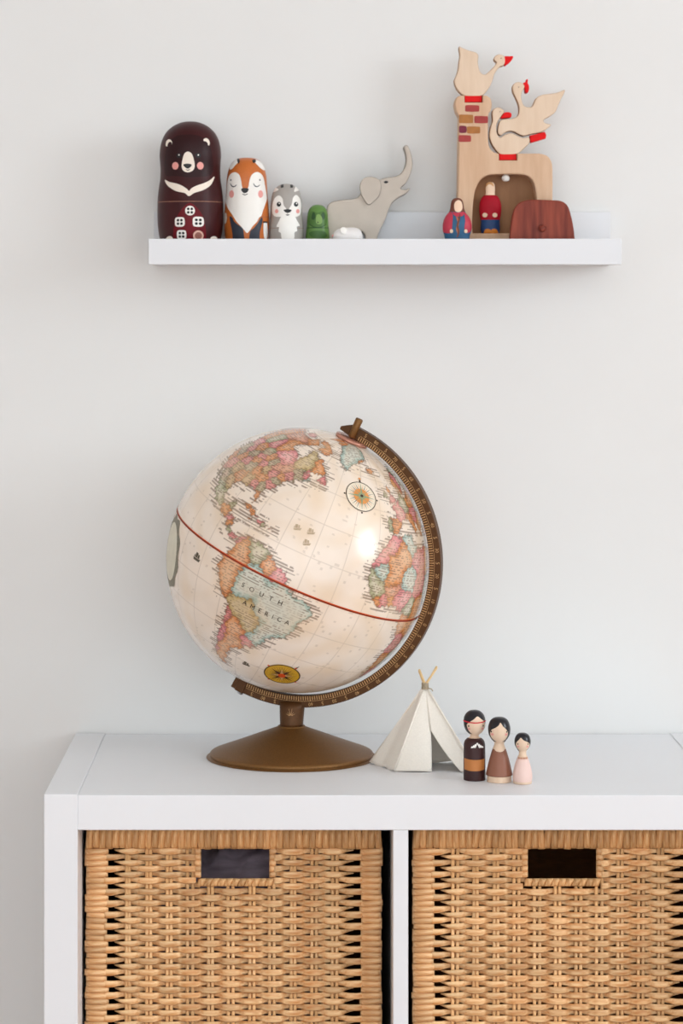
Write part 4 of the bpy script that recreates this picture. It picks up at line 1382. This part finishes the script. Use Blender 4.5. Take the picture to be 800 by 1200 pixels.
# ---- turned wooden people and the loose door
PD = 3.030
up = PD / F / 4.21
ypb = (floor_row(PD, LFZ) - 190) * 4.21
FG = 'small painted wooden people at the toy house'
w_ = Doll(empty('wooden_figurine', ((510 + 107 / 4.21 - VPX) * PD / F, CAM.y + PD, LFZ + 0.0002), 'small wooden woman figure with brown braid, rose sleeves and blue smock', 'figurine', FG),
          [(0, 179), (15, 181), (26, 192), (31, 212), (34, 232), (42, 250), (56, 268), (67, 292), (71, 315), (70, 340), (64, 360), (61, 385), (60, ypb - 3), (54, ypb), (0, ypb)], 107, ypb, up, 0.62)
w_.body('body', M_blue, 48)
w_.section('hair', M_hairbr, 179.5, 247, 0.0002, 48)
w_.patch('face', [(92, 215), (98, 198), (112, 190), (126, 198), (131, 220), (127, 240), (112, 250), (96, 242)], M_skin, 0.0005)
w_.patch('sleeve', [(72, 248), (84, 262), (82, 300), (78, 340), (66, 352), (40, 345), (36, 310), (46, 275)], M_rosep, 0.0004)
w_.patch('sleeve', [(140, 250), (160, 268), (176, 295), (178, 325), (168, 345), (150, 350), (140, 330), (144, 290)], M_rosep, 0.0004)
w_.patch('collar', [(84, 250), (112, 252), (138, 248), (134, 266), (112, 272), (92, 266)], M_rosep, 0.00045)
for x in (78, 146):
    w_.dot('hand', x, 342, 8, 9, M_skin, 0.0007)
for k, pts in enumerate(([(98, 258), (104, 275), (110, 300), (104, 330), (110, 355), (104, 372)], [(118, 258), (114, 285), (106, 315), (112, 345), (106, 372)])):
    w_.stroke('braid', pts, 9, M_hairbr if k else mat('braid_tan', (176, 104, 74), 0.5, 0.1, 90), 0.0006 + 0.0002 * k)

RD = 3.056
ur = RD / F / 4.21
yrb = 353.0
zbar = LFZ + 0.0002 + (yh - 274) * uh - 0.0016 * 0 + 0.0002
r2 = Doll(empty('wooden_figurine', ((510 + 274 / 4.21 - VPX) * RD / F, CAM.y + RD + 0.012, zbar), 'small wooden figure in red jumper and blue trousers inside the arch', 'figurine', FG),
          [(0, 100), (13, 102), (21, 114), (23, 135), (22, 152), (24, 162), (36, 170), (47, 188), (53, 212), (54, 240), (51, 265), (47, 285), (46, 300), (48, 330), (46, 346), (40, yrb), (0, yrb)], 274, yrb, ur, 0.6)
r2.body('body', M_blue_d, 48)
r2.section('jumper', M_crim, 164, 286, 0.00025, 48)
r2.section('head', M_skin, 100.5, 164, 0.0002, 48)
r2.patch('hair', [(250, 128), (252, 112), (262, 102), (278, 101), (288, 112), (288, 122), (274, 112), (262, 114)], mat('fair_hair', (206, 158, 110), 0.5, 0.08, 80), 0.0005)
for x in (247, 294):
    r2.dot('hand', x, 263, 12, 11, M_skin, 0.0006)
for x in (262, 292):
    r2.patch('boot', [(x - 17, 352), (x - 16, 338), (x - 6, 331), (x + 8, 333), (x + 16, 342), (x + 16, 352)], M_ochre, 0.0006)

DD = 3.030
ud = DD / F
ydb = floor_row(DD, LFZ)
dx = 634.5
dor = empty('wooden_door', ((dx - VPX) * ud, CAM.y + DD, LFZ + 0.0002), 'dark mahogany rounded door piece with a peg knob leaning on the ledge', 'toy door')
D3 = [(500 + x / 3.333, 40 + y / 3.333) for x, y in [(322, 800), (328, 742), (337, 694), (354, 665), (384, 651), (420, 648), (480, 650), (520, 653), (545, 669), (558, 700), (569, 750), (575, 800)]]
D3 = [(D3[0][0], ydb)] + D3 + [(D3[-1][0] + 0.4, ydb)]
cutout('panel', [[((x - dx) * ud, (ydb - y) * ud) for x, y in spline(D3, 4, False)]], -0.007, 0.007, M_maho, dor, 0.0014)
kb = lathe('knob', [(0.0001, 0.0062), (0.0028, 0.0055), (0.0042, 0.0035), (0.0042, 0.0015), (0.003, 0.0), (0.003, -0.002)], M_maho, dor, 28, 3)
kb.location = (0.0, -0.0068, (ydb - 268) * ud)
kb.rotation_euler = (math.radians(90), 0, 0)

# ------------------------------------------------------------------ canvas teepee
M_canvas = mat('canvas', (250, 243, 232), 0.85, 0.03, 500, bump=0.25, bscale=900)
nt_ = M_canvas.node_tree            # thin cloth lets some light through
tl_ = nt_.nodes.new('ShaderNodeBsdfTranslucent')
tl_.inputs['Color'].default_value = lin((244, 226, 200))
mx_ = nt_.nodes.new('ShaderNodeMixShader')
mx_.inputs['Fac'].default_value = 0.12
nt_.links.new(nt_.nodes['Principled BSDF'].outputs[0], mx_.inputs[1])
nt_.links.new(tl_.outputs[0], mx_.inputs[2])
nt_.links.new(mx_.outputs[0], nt_.nodes['Material Output'].inputs['Surface'])
M_stick = mat('bamboo_stick', (226, 192, 140), 0.55, 0.08, 120)
M_twine = mat('twine', (176, 160, 136), 0.8, 0.2, 400)
tp = empty('toy_teepee', (0.1350, -0.2300, UTOP + 0.0003), 'miniature cream canvas teepee with crossed sticks beside the globe', 'toy tent')
ox, oy = 0.1350, -0.2300
APX = Vector((0.1427 - ox, -0.2270 - oy, 0.0920))
LBk, LF, RF, RBk = (Vector((x - ox, y - oy, 0.0)) for x, y in ((0.0800, -0.2010), (0.1065, -0.2520), (0.2000, -0.2580), (0.1850, -0.1950)))


def canvas_face(name, A, B, hole=None, sag=0.0, nu=22, nv=22):
    """A canvas panel between base corners A, B and the knot; hole(s, t) tells where the doorway is."""
    V, Fc = [], []
    nrm = (B - A).cross(APX - A).normalized()
    idx = {}
    for j in range(nv + 1):
        t = j / nv * 0.965
        for i in range(nu + 1):
            s = i / nu
            p = A.lerp(B, s).lerp(APX + (A.lerp(B, s) - A.lerp(B, 0.5)) * 0.05, t)
            bow = math.sin(math.pi * s)
            p = p - nrm * sag * bow * (1 - t) + nrm * 0.0006 * math.sin(9 * s + 5 * t) * (1 - t)
            p.z += 0.0016 * math.sin(math.pi * s * 2 + 1) ** 2 * (1 - t) ** 3
            V.append(p)
    for j in range(nv):
        for i in range(nu):
            s, t = (i + 0.5) / nu, (j + 0.5) / nv
            if hole and hole(s, t):
                continue
            a = j * (nu + 1) + i
            Fc.append((a, a + 1, a + nu + 2, a + nu + 1))
    o = mesh(name, V, Fc, M_canvas, tp)
    so = o.modifiers.new('thickness', 'SOLIDIFY')
    so.thickness = 0.0007
    so.offset = 0
    return o


canvas_face('canvas_panel', LBk, LF, sag=0.0015)
canvas_face('canvas_panel', RF, RBk, sag=0.002)
canvas_face('canvas_panel', RBk, LBk, sag=0.002)


# front panel in two flaps around the doorway
def flap(name, s0f, s1f, lift):
    nu, nv = 14, 28
    V, Fc = [], []
    nrm = (RF - LF).cross(APX - LF).normalized()
    for j in range(nv + 1):
        t = j / nv * 0.965
        a, b_ = s0f(t), s1f(t)
        for i in range(nu + 1):
            s = a + (b_ - a) * i / nu
            p = LF.lerp(RF, s).lerp(APX + (LF.lerp(RF, s) - LF.lerp(RF, 0.5)) * 0.05, t)
            p = p - nrm * lift(s, t)
            p.z = max(p.z, 0.0)
            V.append(p)
    for j in range(nv):
        for i in range(nu):
            a = j * (nu + 1) + i
            Fc.append((a, a + 1, a + nu + 2, a + nu + 1))
    o = mesh(name, V, Fc, M_canvas, tp)
    so = o.modifiers.new('thickness', 'SOLIDIFY')
    so.thickness = 0.0007
    so.offset = 0
    return o


TOPD = 0.475


def dl(t):
    return 0.45 + 0.05 * min(1.0, t / TOPD)


def dr_(t):
    if t >= TOPD: return 0.50
    q = 1 - t / TOPD
    return 0.50 + 0.30 * q ** 0.85


flap('door_flap', lambda t: 0.0, dl, lambda s, t: -0.0035 * math.sin(math.pi * min(1, s / 0.5)) * (1 - t))
flap('door_flap', dr_, lambda t: 1.0, lambda s, t: -0.002 * math.sin(math.pi * s) * (1 - t))


TIPL, TIPR = Vector((0.1358 - ox, -0.2290 - oy, 0.1108)), Vector((0.1561 - ox, -0.2250 - oy, 0.1137))


def stick(corner, tip, off):
    c = corner.lerp(Vector((APX.x, APX.y, 0)), 0.07)
    d = APX - c
    k = APX + Vector((off, 0.0012, 0.0))
    link('tent_pole', tube_mesh('tent_pole', [c + d * 0.01, c.lerp(k, 0.5), k, tip], 0.0012, M_stick, 10), tp)


stick(LBk, TIPR + Vector((0, 0.0015, -0.002)), -0.0008)
stick(LF, TIPR, 0.0004)
stick(RF, TIPL, 0.0008)
stick(RBk, TIPL + Vector((0, 0.0015, -0.002)), -0.0004)
tw = []
for k in range(60):
    a = k * 0.62
    tw.append((APX.x + 0.0036 * math.cos(a), APX.y + 0.0036 * math.sin(a), APX.z - 0.004 + 0.0075 * k / 59))
link('twine_knot', tube_mesh('twine_knot', tw, 0.00075, M_twine, 6), tp)
link('twine_tail', tube_mesh('twine_tail', [(APX.x + 0.003, APX.y - 0.003, APX.z - 0.002), (APX.x + 0.007, APX.y - 0.004, APX.z - 0.003), (APX.x + 0.0085, APX.y - 0.0042, APX.z - 0.0055)], 0.0007, M_twine, 6), tp)
for c in (LF, RF):           # stitched seams over the front poles
    n_ = Vector((0, -0.0012, 0.0004))
    link('seam', tube_mesh('seam', [c.lerp(APX, t) + n_ for t in (0.02, 0.3, 0.6, 0.93)], 0.0011, M_canvas, 8), tp)

# ------------------------------------------------------------------ peg dolls
M_peg = mat('peg_wood', (226, 196, 168), 0.5, scale=30, stretch=(4, 4, 0.6), rgb2=(236, 210, 186))
M_hair = mat('black_hair', (22, 20, 28), 0.28, 0.1, 60, coat=0.2)
M_choc = mat('chocolate', (58, 30, 30), 0.42, 0.1, 60)
M_brown = mat('dress_brown', (142, 92, 72), 0.4, 0.05, 60)
M_blush = mat('dress_pink', (236, 204, 194), 0.45, 0.03, 60)
M_tan = mat('belt_tan', (190, 120, 62), 0.45, 0.08, 60)
PG = 'painted peg dolls beside the teepee'


def peg(px, yfoot, rad_px, prof, cx, label):
    # the near edge of the foot stands at row yfoot of the photograph on the unit's top
    dnear = (CAM.z - UTOP) * F / (yfoot - VPY)
    d = dnear + rad_px / F * dnear
    u_ = d / F / 7.273
    root = empty('peg_doll', ((px - VPX) * d / F, CAM.y + d, UTOP + 0.0002), label, 'peg doll', PG)
    yb_ = prof[-1][1]
    return Doll(root, prof, cx, yb_, u_)


p1 = peg(530 + 187 / 7.273, 915.8, 12, [(0, 105), (38, 111), (68, 132), (87, 165), (92, 205), (87, 245), (68, 285), (46, 306), (35, 320), (36, 331), (48, 339), (68, 350), (84, 370), (91, 400), (92, 450), (93, 560), (93, 685), (90, 694), (80, 697), (0, 697)], 187,
         'tallest peg doll in dark brown with a red headband and tan belt')
p1.body('body', M_choc)
p1.section('hair', M_hair, 106, 304, 0.0002)
p1.section('neck', M_peg, 304, 341, 0.0002)
fc = p1.patch('face', [(206, 150), (238, 172), (264, 196), (274, 228), (266, 264), (240, 292), (205, 306), (168, 300), (138, 272), (124, 240), (122, 216), (146, 192), (176, 172)], M_peg, 0.0005)
p1.patch('headband', [(98, 186), (140, 193), (187, 196), (235, 194), (277, 188), (278, 196), (235, 203), (187, 205), (140, 202), (97, 195)], mat('headband_red', (204, 34, 52), 0.5, 0.05, 60), 0.0009)
for x in (136, 252):
    p1.dot('eye', x, 228, 5, 7, M_black, 0.0009, fc)
for x in (140, 246):
    p1.dot('cheek', x, 252, 10, 9, M_pink, 0.0008, fc)
for k in range(4):
    for s_ in (-1, 1):
        p1.stroke('chevron', [(204 + s_ * (2 + 13 * k), 372 + 9 * k), (204 + s_ * (10 + 12 * k), 392 + 6 * k), (204 + s_ * (18 + 11 * k), 414)], 9, M_white_p, 0.0005)
p1.patch('belt', [(100, 508), (150, 514), (187, 516), (228, 515), (268, 510), (268, 602), (228, 609), (187, 611), (150, 610), (100, 604)], M_tan, 0.0003, False)

p2 = peg(530 + 398 / 7.273, 918.2, 13.5, [(0, 168), (40, 173), (72, 196), (90, 238), (94, 275), (88, 316), (68, 352), (48, 374), (40, 390), (43, 408), (53, 432), (66, 465), (90, 550), (104, 610), (113, 650), (113, 658), (103, 664), (101, 672), (101, 708), (96, 715), (0, 715)], 398,
         'middle peg doll with black hair and a plain brown dress')
p2.body('body', M_brown)
p2.section('hair', M_hair, 169, 372, 0.0002)
p2.section('neck', M_peg, 372, 436, 0.0002)
p2.section('foot', M_peg, 662, 714, 0.0002)
p2.patch('neckline', [(358, 434), (398, 436), (438, 434), (428, 450), (398, 456), (368, 450)], M_peg, 0.0004)
fc = p2.patch('face', [(402, 206), (424, 236), (450, 262), (464, 290), (458, 325), (436, 356), (400, 374), (362, 362), (332, 334), (320, 298), (330, 266), (362, 246), (386, 228)], M_peg, 0.0005)
p2.patch('hair_lock', [(438, 372), (456, 362), (470, 400), (478, 445), (464, 450), (450, 410)], M_hair, 0.0005)
for x in (330, 452):
    p2.dot('eye', x, 280, 5, 7, M_black, 0.0009, fc)
for x in (338, 448):
    p2.dot('cheek', x, 302, 11, 10, M_pink, 0.0008, fc)

p3 = peg(530 + 597 / 7.273, 919.8, 10, [(0, 297), (28, 301), (52, 318), (65, 348), (68, 375), (63, 405), (48, 430), (34, 446), (30, 460), (32, 485), (42, 502), (54, 530), (72, 590), (82, 645), (83, 680), (80, 702), (76, 722), (70, 726), (0, 726)], 597,
         'smallest peg doll with black hair and a pale pink dress')
p3.body('body', M_blush)
p3.section('hair', M_hair, 298, 440, 0.0002)
p3.section('neck', M_peg, 440, 500, 0.0002)
p3.section('foot', M_peg, 706, 724, 0.0002)
fc = p3.patch('face', [(578, 332), (602, 352), (636, 368), (650, 392), (640, 420), (612, 442), (582, 444), (556, 426), (542, 396), (546, 368), (562, 350)], M_peg, 0.0005)
p3.patch('hair_lock', [(552, 430), (566, 446), (560, 480), (548, 520), (540, 518), (544, 470)], M_hair, 0.0005)
for x in (556, 634):
    p3.dot('eye', x, 382, 4, 6, M_black, 0.0009, fc)
for x in (558, 630):
    p3.dot('cheek', x, 402, 8, 8, M_pink, 0.0008, fc)
for k in range(8):
    x = 562 + k * 10
    p3.patch('collar_bead', [(x - 3, 502), (x + 3, 502), (x + 2, 516), (x - 2, 516)], M_tan, 0.0005, False)
